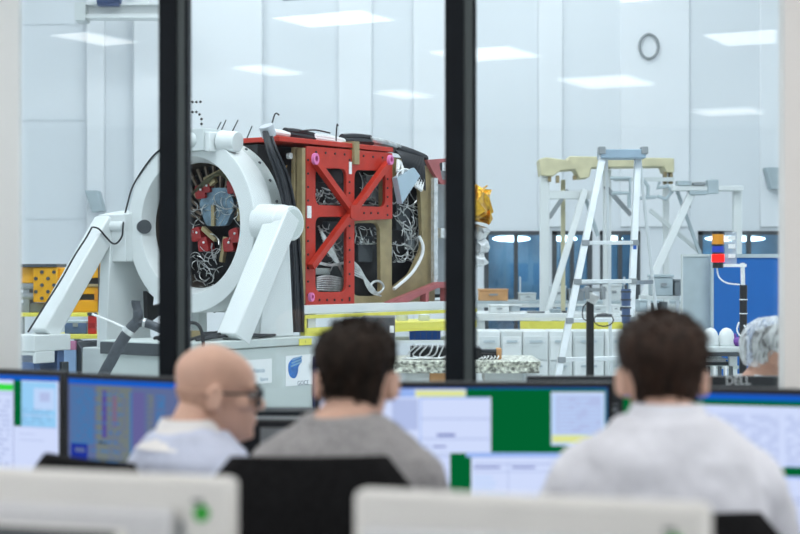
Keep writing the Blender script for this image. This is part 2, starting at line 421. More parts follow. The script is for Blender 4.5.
# overhead crane with blue hoist
c = thing('overhead_crane', 'white overhead crane beam with blue hoist, cut by the top edge', 'crane', (PX(108, 21), 21, PZ(16, 21)))
MB().bx(-.42, 1.2, -.15, .15, -.02, .03).bx(-.36, 1.2, -.02, .02, .03, .17).bx(-.36, 1.2, -.15, .15, .17, .21).build('beam', M_white, c)
MB().bx(.5, .6, -.05, .05, .21, HZ-PZ(18, 23)).build('hanger', M_white, c)
MB().bx(-.46, -.30, -.17, .17, -.06, .2).build('end_carriage', M_whiteg, c)
MB().tube([(-.12, -.2, .26), (.22, -.2, .30)], .12, 14).bx(-.1, .2, -.24, -.12, .14, .3).build('hoist_motor', mat('navy_motor', s2l(50, 75, 120), .4), c)
c.location.y = 23.0; c.location.x = PX(108, 23); c.location.z = PZ(18, 23)
c = thing('overhead_crane', 'blue crane trolley peeking in at the top above the ring', 'crane', (PX(290, 22), 22, PZ(-4, 22)))
MB().bx(-.45, .9, -.1, .1, .02, .12).build('beam', M_white, c)
MB().bx(.5, .6, -.05, .05, .12, HZ-PZ(-4, 22)).build('hanger', M_white, c)
MB().tube([(-.1, -.12, .0), (.22, -.12, .02)], .09, 14).bx(-.1, .2, -.16, -.06, -.02, .1).build('hoist_motor', MATS['navy_motor'], c)

# wall ring and loudspeakers on the back wall
t = thing('wall_ring', 'grey oval ring hanging high on the white back wall', 'ring', (PX(649, BK-.07), BK-.07, PZ(47, BK)))
mb = MB(); mb.tube([(0.145*math.cos(2*PI*k/32), 0, .185*math.sin(2*PI*k/32)) for k in range(33)], .021, 8); mb.build('hoop', M_grey, t)
for z0 in (-.21, .17): MB().bx(-.02, .02, .0, .03, z0, z0+.04).build('bracket', M_grey, t)
for px, py, w, lb in ((772, 179, .30, 'grey wedge loudspeaker high on the wall at the right edge'), (97, 202, .28, 'grey wedge loudspeaker on the wall left of the white ring')):
    dp = .06 if px > 400 else .13
    t = thing('wall_loudspeaker', lb, 'loudspeaker', (PX(px, BK-dp), BK-dp, PZ(py, BK)), 0, 'loudspeakers on the back wall')
    M = Matrix.Identity(4)
    mb = MB(); q = [(-w*.5, .16), (w*.4, .16), (w*.5, -.17), (-w*.22, -.17)] if px > 400 else [(-w*.5, .16), (w*.2, .16), (w*.55, -.15), (-w*.1, -.17)]
    mb.plate(q, [], -.26, 0, FACE); mb.build('cabinet', M_greybox, t, bevel=.01)
    MB().bx(-.05, .05, 0, .03, -.05, .05).build('bracket', M_dgrey, t)
# ================================================================== SATELLITE, RING STAND, CART
CX, CY, CZ = -1.451, 10.7, 1.739        # centre of the ring's front face
AZ = math.atan2(.8, .6)                  # body axis runs to the right and away
def S(px, py, yl=-.5):
    """point of the plane local y = yl seen at a pixel (local x, local y, height)"""
    k = (px-400)/F
    s = (k*(CY+.6*yl) - CX + .8*yl)/(.6-.8*k) if False else (k*(CY+.6*yl) + (-CX) + .8*yl)/(.6-.8*k)
    d = CY + .8*s + .6*yl
    return Vector((s, yl, EYE-(py-267)*d/F))
def B(px, py, xs):
    """point of the plane local x = xs seen at a pixel"""
    k = (px-400)/F
    yl = (CX+.6*xs - k*(CY+.8*xs))/(.8+.6*k)
    d = CY+.8*xs+.6*yl
    return Vector((xs, yl, EYE-(py-267)*d/F))
AX = Matrix.Translation((0, 0, CZ)) @ Matrix.Rotation(R(90), 4, 'Y')      # lathe axis along local x
def SIDE(yl): return Matrix(((1,0,0,0),(0,0,-1,yl),(0,1,0,0),(0,0,0,1)))
def s2(px, py, yl=-.5): v = S(px, py, yl); return (v.x, v.z)

# ---- ring stand
st = thing('ring_stand', 'white tilting ring stand on splayed legs holding the satellite', 'stand', (CX, CY, 0), AZ)
mb = MB().lathe([(.602, 0), (.606, .004), (.606, .19), (.435, .19), (.435, .10), (.475, 0)], AX, 72, closed=True)
mb.build('ring', M_white, st, bevel=.004)
mb = MB().lathe([(.60, .19), (.60, .30), (.47, .30), (.47, .19)], AX, 64, closed=True)
mb.mi = 1
for k in range(24):
    a = 2*PI*k/24; mb.ell((.25, .6*math.cos(a), CZ+.6*math.sin(a)), (.012, .012, .012), None, 6, 4)
mb.build('flange', [M_greyp, M_dgrey], st)
for yl, hx in ((-1, .10), (1, -.05)):
    MB().tube([(hx, yl*.58, CZ), (hx, yl*.78, CZ), (hx, yl*.79, CZ), (hx, yl*.855, CZ)], [.135, .125, .118, .115] if yl < 0 else [.04, .04, .04, .04], 28).build('trunnion', M_white, st, bevel=.006)
    e = MB().tube([(hx, yl*.855, CZ), (hx, yl*.863, CZ)], .092 if yl < 0 else .035, 24).build('trunnion_cap', M_greyp, st)
def leg(a, b, w, h, nm='leg', m=M_white): return MB().bar(a, b, w, h, (1, 0, 1)).build(nm, m, st, bevel=.012)
ZC = .985
leg((.10, -.78, CZ+.06), (-.40, -.78, ZC+.0), .17, .15)
leg((-.03, .78, CZ+.035), (-.62, .78, .985), .15, .14)
mb = MB().plate([(-.10, ZC), (.24, ZC), (.19, CZ), (.01, CZ)], [], .66, .74, SIDE(0)); mb.build('upright', M_white, st, bevel=.008)
mb = MB().plate([(-.12, .88), (.32, .88), (.27, CZ+.02), (-.07, CZ+.02)], [], -.80, -.70, SIDE(0)); mb.build('upright', M_white, st, bevel=.008)
MB().bx(-.20, .36, .62, .86, 0.0, .88).build('pedestal', M_whiteg, st, bevel=.01)
mb = MB().bx(-.80, -.48, .66, .92, .88, .99).bx(-.79, -.62, .66, .92, .80, .88); mb.mi = 1
mb.bx(-.79, -.73, .68, .90, .62, .86); mb.bx(-.58, -.52, .68, .90, .62, .88); mb.mi = 2; mb.bx(-.70, -.60, .67, .90, .66, .74); mb.bx(-.56, -.50, .655, .70, .70, .80); mb.mi = 0
mb.bx(-.82, -.46, .64, .94, 0, .64)
mb.build('foot', [M_white, M_bluegrey, M_dgrey], st, bevel=.006)
# gusset between ring and leg on the left, black port, cable run
mb = MB().plate([(-.07, CZ+.085), (.14, CZ+.12), (.20, CZ-.25), (-.06, CZ-.25)], [], -.84, -.56, SIDE(0)); mb.build('gusset', M_white, st, bevel=.006)
pt = Vector((.022, .462, CZ-.005)); pn = Vector((-.53, -.85, 0))
MB().tube([pt-pn*.03, pt+pn*.010], .050, 24).build('bearing_port', M_dgrey, st)
cb = [B(x, y, -.006) for x, y in ((192, 143), (180, 144), (160, 150), (146, 165), (133, 186), (128, 202), (125, 214))] + [B(x, y, -.09) for x, y in ((123, 226), (122, 236), (117, 243), (112, 243))] + [S(x, y, .69) for x, y in ((106, 237), (99, 229), (93, 227))]
q = [Vector((x, .78+.02, z)) for x, z in ((-.16, 1.74), (-.30, 1.55), (-.45, 1.33), (-.66, 1.03))]
mb = MB().tube(spline(cb, 5), .0065, 6)
mb.tube(spline([S(x, y, .68) for x, y in ((92, 227), (86, 238), (75, 255), (62, 278), (45, 305), (28, 332))], 5), .0065, 6)
mb.build('signal_cable', M_bcable, st)
# lifting blocks on the crown
mb = MB().bx(-.08, .13, -.215, .05, CZ+.50, CZ+.65); mb.ell((-.08, -.10, CZ+.575), (.03, .05, .05)); mb.build('lifting_block', M_whiteg, st, bevel=.012)
MB().bx(-.07, .12, -.26, -.216, CZ+.49, CZ+.625).build('clamp_block', M_white, st, bevel=.008)
MB().tube([(.04, -.262, CZ+.565), (.06, -.40, CZ+.555)], [.075, .07], 20).build('lifting_drum', M_white, st, bevel=.006)
for a, b in (((221, 131), (226, 120)), ((232, 132), (238, 120)), ((247, 138), (252, 126)), ((217, 130), (221, 122))):
    MB().tube([B(*a, .12), B(*b, .10)], .0045, 5).build('cable_tie', M_dgrey, st)

# beaded cable above the lifting block
bc = thing('beaded_cable', 'black beaded cable curling above the top of the white ring', 'cable', (CX, CY, 0), AZ)
pp = [B(x, y, .0) for x, y in ((202, 129), (201.5, 124), (201.5, 119), (199.5, 114.5), (196.5, 112), (192.5, 112), (188, 112.5), (184, 110), (183, 106), (185.5, 102.5), (189, 102), (192.5, 102), (196.5, 102), (200.5, 101.8))]
MB().tube(spline(pp, 4), .0025, 5).build('cord', M_whiteg, bc)
mb = MB()
for p in pp[1:]: mb.ell(p, (.0095, .0095, .0095), None, 8, 6)
mb.build('bead', M_black, bc)['kind'] = 'stuff'

# ---- satellite
sa = thing('satellite', 'satellite body with red side frame and open wiring, held in the white ring', 'satellite', (CX, CY, 0), AZ)
s0 = S(287, 200).x; s1 = S(431, 200).x; ZB0 = 1.185; ZT0 = 2.315
MB().bx(.30, s1+.35, -.36, .46, ZB0+.02, ZT0-.02).build('equipment_body', M_dark, sa)
MB().lathe([(.4325, .104), (.4325, .50), (.30, .50)], AX, 40, cap=False).build('bay_wall', M_brown, sa)
MB().lathe([(0, .30), (.43, .30)], AX, 40).build('bay_plate', M_dark, sa)
# interior of the ring: ribs, brackets, plate, wires
mb = MB()
for k in range(14):
    a = R(20+k*10.5); mb.bar((.27, .16*math.cos(a), CZ+.16*math.sin(a)), (.215, .42*math.cos(a), CZ+.42*math.sin(a)), .018, .02, (1, 0, 0))
mb.build('radial_ribs', mat('brown_ribs', (.16, .115, .08), .5, var=.3, scale=20), sa)
mb = MB()
for (x0, y0), (x1, y1) in (((226, 237), (222, 262)), ((214, 205), (214, 226)), ((240, 208), (240, 221)), ((203, 228), (216, 240)), ((196, 196), (216, 180)), ((168, 200), (178, 240)), ((205, 180), (228, 168))):
    MB().bar(B(x0, y0, .22), B(x1, y1, .22), .03, .03, (1, 0, 0)).build('bay_strut', M_beige, sa)
mb = MB().plate(rpoly([(B(x, y, .26).y, B(x, y, .26).z) for x, y in ((208, 188), (232, 188), (239, 205), (230, 226), (210, 226), (203, 206))], .03), [], 0, .04,
    Matrix(((0,0,-1,.26),(1,0,0,0),(0,1,0,0),(0,0,0,1)))); mb.build('instrument_panel', mat('blue_steel', s2l(112, 135, 150), .3, .5, var=.3, scale=14), sa)
for i, (x, y, w) in enumerate([(200, 191, 8), (206, 187, 6), (232, 186, 8), (237, 192, 5), (196, 234, 8), (203, 244, 8), (234, 235, 8), (228, 244, 8), (165, 196, 8), (162, 240, 8)]):
    c0 = B(x, y, .20); r_ = w/145.
    mb = MB().plate(rpoly([(c0.y-r_, c0.z-r_*.9), (c0.y+r_*.8, c0.z-r_), (c0.y+r_, c0.z+r_*.6), (c0.y-r_*.5, c0.z+r_)], .02), [], 0, .07, Matrix(((0,0,-1,.27),(1,0,0,0),(0,1,0,0),(0,0,0,1))))
    br = mb.build('bracket', M_redd, sa, bevel=.004)
    MB().ell((.195, c0.y-.01, c0.z+.01), (.008, .009, .009), None, 8, 5).build('bolt', M_label, br)
mb = MB()
for cx_, cy_, n_, sp in ((205, 265, 14, 12), (200, 280, 10, 10), (222, 210, 10, 12), (230, 200, 6, 10), (196, 212, 6, 8), (215, 255, 8, 12), (170, 225, 8, 14)):
    for i in range(n_):
        ax_, ay_ = cx_+rnd.uniform(-sp, sp), cy_+rnd.uniform(-sp, sp); th = rnd.uniform(0, 6.28); cv = rnd.uniform(-1.5, 1.5); pts = []
        for q_ in range(5):
            pts.append(B(ax_, ay_, .20+rnd.uniform(-.02, .04))); ax_ += 4.2*math.cos(th); ay_ += 4.2*math.sin(th); th += cv*.6
        mb.tube(spline(pts, 5), rnd.uniform(.002, .0042), 5)
mb.build('bay_wiring', M_silver, sa)['kind'] = 'stuff'
mb = MB()
for k in range(7):
    mb.tube(spline([B(190+k*3, 196-k*2, .20), B(205+k*2, 180-k, .19), B(228, 168+k*2, .2), B(238, 172+k*2, .22)], 5), .004, 5)
mb.build('bay_hoses', mat('olive_hose', (.09, .085, .04), .5, var=.3), sa)

# beige structure with openings
out = [s2(296, 147), s2(390, 156), s2(428, 166), s2(436, 180), s2(436, 306), s2(296, 306)]
hol = [rpoly([s2(305, 156), s2(383, 160), s2(383, 216), s2(349, 219), s2(349, 298), s2(305, 298)], .04),
       rpoly([s2(354, 223), s2(381, 223), s2(382, 296), s2(354, 296)], .07),
       rpoly([s2(393, 186), s2(421, 186), s2(424, 246), s2(412, 274), s2(393, 289)], .05)]
MB().plate(out, hol, -.035, .0, SIDE(-.49)).build('side_panel', M_beige, sa, bevel=.003)
MB().bar(S(301, 148, -.53), S(301, 304, -.53), .035, .05, (0, 1, 0)).build('corner_post', M_beige, sa)
# red frame
Mr = SIDE(-.515)
out = [s2(305, 146, -.53), s2(391, 153, -.53), s2(391, 219, -.53), s2(353, 221, -.53), s2(353, 306, -.53), s2(304, 306, -.53)]
hol = [rpoly([s2(314, 168, -.53), s2(345, 169, -.53), s2(345, 206, -.53), s2(314, 205, -.53)], .06),
       rpoly([s2(353, 170, -.53), s2(384, 171, -.53), s2(384, 207, -.53), s2(353, 206, -.53)], .06),
       rpoly([s2(314, 217, -.53), s2(345, 217, -.53), s2(345, 292, -.53), s2(314, 292, -.53)], .06)]
fr = MB().plate(out, hol, 0, .03, Mr).build('side_frame', M_red, sa, bevel=.004)
mb = MB()
bolts = [(308, 160+i*13.5) for i in range(11)] + [(349.5, 226+i*12) for i in range(7)] + [(316+i*9.5, 152+i*.8) for i in range(8)] + [(387.5, 170+i*9) for i in range(6)] + [(312+i*7.5, 300) for i in range(6)] + [(357+i*7, 213) for i in range(4)] + [(349.5, 160+i*11) for i in range(4)]
for x, y in bolts:
    c0 = S(x, y, -.546); mb.tube([c0+Vector((0, .004, 0)), c0-Vector((0, .004, 0))], .0085, 8)
mb.build('bolt_holes', M_dark, fr)['kind'] = 'stuff'
mb = MB()
for (x0, y0), (x1, y1) in (((314, 160), (352, 212)), ((388, 163), (311, 267))):
    mb.bar(S(x0, y0, -.575), S(x1, y1, -.575), .045, .052, (0, 1, 0))
c0 = S(352, 212, -.58); mb.plate(rrect(c0.x-.05, c0.x+.05, c0.z-.05, c0.z+.05, .02), [], 0, .04, SIDE(-.57))
mb.build('diagonal_brace', M_red, sa, bevel=.004)
for x, y, r_ in ((314, 159, .037), (389, 160, .033), (310, 297, .028)):
    c0 = S(x, y, -.60); mb = MB()
    mb.lathe([(r_, 0), (r_, .025), (r_*.55, .025), (r_*.55, 0)], Matrix.Translation(c0) @ Matrix.Rotation(R(90), 4, 'X') @ Matrix.Diagonal((.8, 1.1, 1, 1)), 20, closed=True)
    mb.build('pink_tag', M_pink, sa)['label'] = 'pink ring tag'
for x0, x1, y0, y1 in ((349, 351.5, 162, 174), (307, 311, 206, 218)):
    a = S(x0, y1, -.548); b = S(x1, y0, -.548); MB().bx(a.x, b.x, -.552, -.546, a.z, b.z).build('data_plate', M_label, sa)
# top cover, end frames, gussets
a = S(250, 143, -.5); b = S(388, 152, -.5)
MB().bx(.31, b.x, -.55, .46, ZT0-.005, ZT0+.03).build('top_cover', M_red, sa, bevel=.004)
MB().bx(S(347, 150).x, S(352, 150).x, -.57, -.4, ZT0-.12, ZT0+.045).build('beige_clamp', M_beige, sa)
mb = MB().plate([s2(424, 160), s2(450, 158), s2(450, 185), s2(438, 184), s2(430, 172)], [rpoly([s2(436, 163), s2(446, 162), s2(446, 180), s2(439, 180)], .02)], 0, .03, SIDE(-.50)); mb.build('end_frame', M_pinkred, sa)
mb = MB().plate([s2(388, 307, -.6), s2(388, 302, -.6), s2(437, 282, -.6), s2(449, 282, -.6), s2(449, 307, -.6)],
                [[s2(405, 303, -.6), s2(424, 303, -.6), s2(424, 293, -.6)], [s2(427, 303, -.6), s2(444, 303, -.6), s2(444, 288, -.6), s2(436, 288, -.6), s2(427, 292, -.6)]], 0, .06, SIDE(-.56))
mb.build('support_gusset', M_pinkred, sa, bevel=.004)
MB().bar(S(434.5, 178, -.54), S(434.5, 284, -.54), .05, .03, (0, 1, 0)).bx(S(436, 230, -.5).x, S(452, 230, -.5).x, -.55, -.5, S(436, 238, -.5).z, S(436, 228, -.5).z).build('foil_strip', M_foil, sa)
MB().bx(s1+.02, s1+.60, -.44, .44, ZB0+.05, ZT0-.1).build('aft_body', M_grey, sa)
c0 = S(483, 204, -.5)
mb = MB().ell(c0 + Vector((-.10, .1, 0)), (.22, .2, .15), None, 20, 12)
for v in mb.bm.verts: v.co += Vector((noise.noise(v.co*11), noise.noise(v.co*11+Vector((3,1,2))), noise.noise(v.co*11+Vector((7,7,1)))))*.13
mb.build('gold_foil_cover', M_gold, sa, ang=5)
mb = MB()
for x, y in ((481, 232), (482, 246), (481, 260)):
    mb.ell(S(x-2, y, -.45), (.07, .08, .07), None, 9, 6)
for v in mb.bm.verts: v.co += Vector((noise.noise(v.co*12), noise.noise(v.co*12+Vector((3,1,2))), noise.noise(v.co*12+Vector((7,7,1)))))*.04
mb.build('silver_foil_wrap', M_foil, sa, ang=5)
# boxes deep in the openings
for x0, x1, y0, y1, m in ((322, 342, 170, 182, M_dgrey), (366, 380, 176, 200, M_grey), (327, 342, 222, 240, M_dgrey), (358, 372, 236, 262, M_dgrey), (396, 410, 205, 230, M_dgrey), (408, 420, 232, 250, M_grey), (316, 330, 268, 275, M_greyp)):
    a = S(x0, y1, -.40); b = S(x1, y0, -.40); MB().bx(a.x, b.x, -.405, -.355, a.z, b.z).build('electronics_unit', m, sa, bevel=.006)
# wiring in the openings
mb = MB()
def wcl(n, x0, x1, y0, y1, r=.0045, yl=-.43):
    for i in range(n):
        ax_, ay_ = rnd.uniform(x0, x1), rnd.uniform(y0, y1); th = rnd.uniform(-.9, .9)+PI/3; cv = rnd.uniform(-1.6, 1.6); L_ = rnd.uniform(.35, .8)*min(x1-x0, y1-y0)/4; pts = []
        for q_ in range(5):
            pts.append(S(min(x1, max(x0, ax_)), min(y1, max(y0, ay_)), yl+rnd.uniform(-.02, .02))); ax_ += L_*math.cos(th); ay_ += L_*math.sin(th); th += cv*.5
        mb.tube(spline(pts, 5), r*rnd.uniform(.6, 1.2), 5)
wcl(26, 315, 340, 186, 204); wcl(14, 355, 382, 172, 205); wcl(24, 355, 380, 224, 244); wcl(60, 393, 421, 192, 262); wcl(16, 316, 342, 220, 290); wcl(10, 392, 408, 240, 262); wcl(6, 318, 330, 220, 240)
for i in range(9):
    y0 = 226+i*3
    mb.tube(spline([S(318+i, y0, -.45), S(330+i*1.2, y0+18, -.46), S(338+i*1.0, y0+34, -.46), S(343+i, y0+46, -.44)], 5), .006, 6)
for i in range(7): mb.tube(spline([S(316, 278+i*2, -.45), S(328, 276+i*2.4, -.46), S(343, 279+i*2, -.45)], 5), .008, 6)
for i in range(6): mb.tube(spline([S(354, 262+i*2.5, -.53), S(361+i, 270+i*2, -.54), S(366+i, 285, -.54), S(372+i, 293, -.53), S(381, 296, -.52)], 5), .006, 6)
mb.tube([S(377+6.5*math.cos(t*.35), 287+6*math.sin(t*.35), -.54) for t in range(19)], .009, 7)
mb.tube(spline([S(316, 262, -.47), S(330, 265, -.47), S(344, 263, -.47)], 5), .012, 6)
mb.build('wiring', M_silver, sa)['kind'] = 'stuff'
mb = MB()
MB().tube(spline([S(419, 236, -.51), S(423, 246, -.53), S(421, 258, -.53), S(411, 274, -.53), S(394, 289, -.53)], 6), .013, 7).build('white_hose', M_label, sa)
for i in range(14):
    x = 398+i*2; mb.tube([S(x, 160+i*1.3, -.55), S(x-2+rnd.uniform(-2, 3), 170+i*1.6, -.58)], .012, 7)
mb.tube([S(405+8*math.cos(t*.4), 176+7*math.sin(t*.4), -.58) for t in range(17)], .007, 6)
mb.build('connectors', M_label, sa)['kind'] = 'stuff'
MB().plate([s2(393, 178, -.56), s2(410, 168, -.56), s2(416, 176, -.56), s2(398, 204, -.56)], [], 0, .05, SIDE(-.55)).build('connector_bracket', mat('pale_steel', s2l(176, 196, 210), .4, .2), sa)
# cable trunk along the top
def trunk(nm, m, x0, y0, x1, y1, r, n=5, yl=-.42, jit=.35):
    mb = MB()
    for i in range(n):
        o = Vector((0, rnd.uniform(-r, r), rnd.uniform(-r, r)))*jit*1.6
        mb.tube(spline([S(x0, y0, yl)+o, S((x0+x1)/2, (y0+y1)/2-.6, yl)+o*1.2, S(x1, y1, yl)+o], 4), r*.72, 8)
    mb.build(nm, m, sa)
trunk('white_sleeve', M_label, 264, 131, 287, 134, .028)
trunk('black_sleeve', M_bcable, 286, 132, 313, 136.5, .032)
trunk('white_sleeve', M_label, 312, 137, 346, 143, .024)
trunk('black_sleeve', M_bcable, 343, 139, 371, 140, .036)
trunk('mesh_sleeve', M_silver, 369, 141, 397, 148, .034)
trunk('black_sleeve', M_bcable, 394, 148, 424, 158, .036)
mb = MB()
for i in range(16): mb.tube(spline([S(396+i*1.8, 150+i*.5, -.5), S(402+i*1.5, 158+i*.9, -.56), S(404+i*1.4, 168+i*1.5, -.57)], 4), .007, 5)
for a, b in (((336, 141), (338, 126)), ((271, 128), (279, 115)), ((300, 131), (330, 133))): mb.tube(spline([S(*a, -.45), S((a[0]+b[0])/2, min(a[1], b[1])-1.0, -.45), S(*b, -.45)], 4), .006, 5)
mb.build('loose_cables', M_bcable, sa)['kind'] = 'stuff'
# black harness falling between flange and frame
mb = MB()
for i in range(20):
    o = rnd.uniform(-6, 6); dz = rnd.uniform(-.05, .03)
    mb.tube(spline([S(267+o*.6, 132, -.52+dz), S(272+o*.8, 150, -.60+dz), S(283+o, 178, -.63+dz), S(290+o, 212, -.65+dz), S(295+o*.9, 255, -.64+dz), S(297+o, 300, -.63+dz), S(298+o*.9, 332, -.62+dz)], 5), .0115, 7)
mb.build('black_harness', M_bcable, sa)
c0 = S(268, 131, -.53); MB().tube([c0+Vector((-.02, 0, .035)), c0+Vector((.015, 0, -.035))], .05, 16).build('harness_clamp', mat('grey_tape', (.45, .48, .52), .5), sa)
c0 = S(288, 156, -.44); MB().tube([c0, c0-Vector((0, .03, 0))], .022, 14).build('white_port', M_label, sa)
mb = MB(); wcl(12, 286, 297, 165, 215, .005, -.46); mb.build('side_wiring', mat('ochre_wire', s2l(150, 120, 60), .5), sa)['kind'] = 'stuff'

# ---- white electronics cart under the ring
ct = thing('equipment_cart', 'pale grey equipment cart with two stickers below the white ring', 'cart', (CX, CY, 0), AZ)
xa, xb, ya, yb = -.90, .33, -.85, -.12
MB().bx(xa, xb, ya, yb, .10, .93).build('cabinet', M_greyp, ct, bevel=.006)
MB().bx(xa-.01, xb+.01, ya-.012, yb+.01, .933, .985).build('lid', M_greyp, ct, bevel=.006)
MB().bx(xa-.02, xa-.011, ya+.06, yb, .90, .975).build('dark_strip', M_dgrey, ct)
MB().bx(xb-.03, xb+.014, ya-.016, ya-.008, .15, .85).build('edge_strip', mat('navy_edge', s2l(30, 40, 90), .5), ct)
for x in (xa+.1, xb-.1):
    for y in (ya+.1, yb-.1): MB().tube([(x, y-.02, .05), (x, y+.02, .05)], .05, 16).build('wheel', M_dgrey, ct)
Mc = SIDE(ya)
def csheet(nm, x0, x1, y0, y1, m, t=.003):
    a = S(x0, y1, ya); b = S(x1, y0, ya); return MB().bx(a.x, b.x, ya-t, ya-.0005, a.z, b.z).build(nm, m, ct), (a, b)
def ctext(body, px, py, size, m, nm='lettering'):
    c0 = S(px, py, ya-.003); return text_mesh(body, nm, size, Matrix.Translation(c0) @ Matrix.Rotation(R(90), 4, 'X'), m, ct, .0006)
l1, _ = csheet('sticker', 233, 271.5, 358.5, 386, M_label); l1['label'] = 'white sticker with company lettering'
l2, _ = csheet('sticker', 285.5, 313, 354, 386.5, M_label); l2['label'] = 'white sticker with blue striped emblem'
l3, _ = csheet('sticker', 297.5, 310, 338.2, 345.5, M_lemon); l3['label'] = 'small yellow warning sticker'; l3.location.y = -.0125
ctext('ThalesAlenia', 252.5, 371, .046, M_lettergrey); ctext('Space', 264, 379, .034, M_lettergrey)
ctext('GOCE', 303, 383, .042, M_letterdark)
ctext('!', 304, 342, .03, M_black).location.y = -.0125
mb = MB()
pts = [S(x, y, ya-.004) for x, y in ((288.5, 363), (293, 358), (301, 356.5), (302, 361), (298, 367), (298, 373), (295, 379), (290, 377), (288, 370))]
mb.plate(rpoly([(p.x, p.z) for p in pts], .02), [], .003, .005, SIDE(ya))
mb.mi = 1
for i in range(3):
    a = S(291+i*.6, 366.5-i*3.2, ya-.006); b = S(301.5+i*.2, 361-i*2.8+1, ya-.006); mb.bar(a, b, .004, .010, (1, 0, 0))
mb.build('emblem', [M_logoblue, M_bluedoor], ct)

# cables lying on the cart
cb = thing('cable_bundle', 'tangle of dark cables lying on top of the equipment cart', 'cables', (CX, CY, .985), AZ)
mb = MB()
for i in range(16):
    x0 = rnd.uniform(-.85, -.5); y0 = rnd.uniform(-.78, -.3)
    mb.tube(spline([(x0, y0, .012), (x0+.25, y0+rnd.uniform(-.05, .05), .02+rnd.uniform(0, .03)), (x0+.5, y0+rnd.uniform(-.05, .05), .018), (x0+.8, min(y0+.05, -.5), .014)], 5), .010, 6)
mb.build('cables', M_bcable, cb)['kind'] = 'stuff'
MB().tube(spline([(-.87, -.70, .01), (-.86, -.72, .10), (-.80, -.84, .12), (-.78, -.885, .04), (-.78, -.885, -.12)], 6), .011, 7).build('hanging_loop', M_bcable, cb)
MB().bx(-.60, -.52, -.62, -.54, .02, .06).build('connector', M_beige, cb)

# trolley under the satellite
tr = thing('support_trolley', 'white topped trolley carrying the red framed satellite body', 'trolley', (CX, CY, 0), AZ)
MB().bx(.45, 2.55, -.66, .5, 1.125, 1.185).build('top', M_white, tr, bevel=.006)
MB().bx(.45, 2.55, -.665, -.655, 1.095, 1.12).bx(.45, 2.55, -.66, -.62, .97, 1.03).bx(.45, .47, -.66, -.62, 1.0, 1.12).build('yellow_edge', M_lemon, tr)
MB().bx(.5, 2.5, -.6, .45, .35, .40).build('shelf', M_whiteg, tr)
for x in (.55, 2.45):
    for y in (-.6, .44): MB().bx(x-.04, x+.04, y-.04, y+.04, 0, 1.125).build('leg', M_white, tr)
# ================================================================== CLEAN ROOM EQUIPMENT
def at(px, d, z=0.0): return (PX(px, d), d, z)
def tablet(nm, label, cat, px0, px1, pyt, d, dep, top=M_white, legs=M_white, apron=None, ap_h=.07, shelf=None, shelf_m=M_whiteg, group=None, rz=0, th=.035):
    """work table: top surface front edge seen at row pyt"""
    z = PZ(pyt, d); x0, x1 = PX(px0, d), PX(px1, d); hw = (x1-x0)/2
    t = thing(nm, label, cat, ((x0+x1)/2, d, 0), rz, group)
    MB().bx(-hw, hw, 0, dep, z-th, z).build('top', top, t, bevel=.004)
    for x in (-hw+.05, hw-.05):
        for y in (.05, dep-.05): MB().bx(x-.025, x+.025, y-.025, y+.025, 0, z-th).build('leg', legs, t)
    if apron: MB().bx(-hw+.01, hw-.01, -.012, .012, z-th-ap_h, z-th).build('apron', apron, t)
    if shelf: MB().bx(-hw+.03, hw-.03, .02, dep-.02, shelf-.03, shelf).build('shelf', shelf_m, t)
    t['zt'] = z
    del t['zt']
    return t, z

# -- yellow lifting gear at the left
D = 15.0
yb_, zt_ = tablet('platform', 'yellow edged platform behind the left ring stand leg', 'platform', 15, 112, 313, D, 1.2, M_lemon, M_grey, None, .03, .55)
g = thing('lifting_gear', 'yellow machined lifting gear with dark top plate at the far left', 'lifting gear', at(42, D+.2, zt_))
def lx(px): return PX(px, D+.2) - PX(42, D+.2)
def lz(py): return PZ(py, D+.2) - zt_
MB().bx(lx(36), lx(60), -.12, .25, lz(302), lz(267)).build('ribbed_block', M_yellow, g, bevel=.01)
mb = MB()
for i in range(4):
    for j in range(5):
        if (i+j) % 2: c0 = Vector((lx(39+i*6), -.125, lz(272+j*6.5))); mb.tube([c0, c0+Vector((0, -.015, 0))], .018, 8)
mb.build('bolt_heads', M_dgrey, g)['kind'] = 'stuff'
MB().bx(lx(21), lx(60), -.14, .3, lz(267), lz(264)).build('top_plate', M_dgrey, g)
MB().bx(lx(20), lx(36), -.05, .25, lz(283), lz(267)).build('side_block', M_yellow, g, bevel=.01)
MB().bx(lx(60), lx(70), -.05, .2, lz(296), lz(268)).build('side_block', M_yellow, g, bevel=.01)
MB().bx(lx(20), lx(44), .0, .25, 0, lz(303)).build('base_block', M_grey, g, bevel=.01)
mb = MB()
for y0 in (286, 296): mb.tube([(lx(20), -.02, lz(y0)), (lx(37), -.02, lz(y0))], .035, 12)
mb.bx(lx(24), lx(30), -.03, .2, 0, lz(284)); mb.build('rollers', M_grey, g)
g = thing('beam_stack', 'stack of yellow steel beams between the white stand legs', 'beams', at(96, D+.3, zt_))
def lx(px): return PX(px, D+.3) - PX(96, D+.3)
def lz(py): return PZ(py, D+.3) - zt_
MB().bx(lx(70), lx(112), .0, .4, 0, lz(300)).build('lower_beam', M_yellow, g, bevel=.01)
mb = MB(); mb.bx(lx(76), lx(112), .05, .35, lz(300), lz(294)); mb.bx(lx(84), lx(112), .05, .35, lz(284), lz(278)); mb.build('spacer', M_dgrey, g)
MB().bx(lx(72), lx(108), -.02, .4, lz(294), lz(287)).build('beam', M_yellow, g, bevel=.008)
MB().bx(lx(78), lx(112), -.04, .4, lz(287), lz(284)).build('beam', M_beige, g, bevel=.008)
MB().bx(lx(84), lx(112), -.02, .4, lz(278), lz(267)).build('beam', M_yellow, g, bevel=.008)
MB().bx(lx(92), lx(110), .0, .3, lz(267), lz(258)).build('end_block', M_yellow, g, bevel=.01)
MB().bx(lx(95), lx(103), -.03, .0, lz(300), lz(290)).build('clamp', M_orange, g)
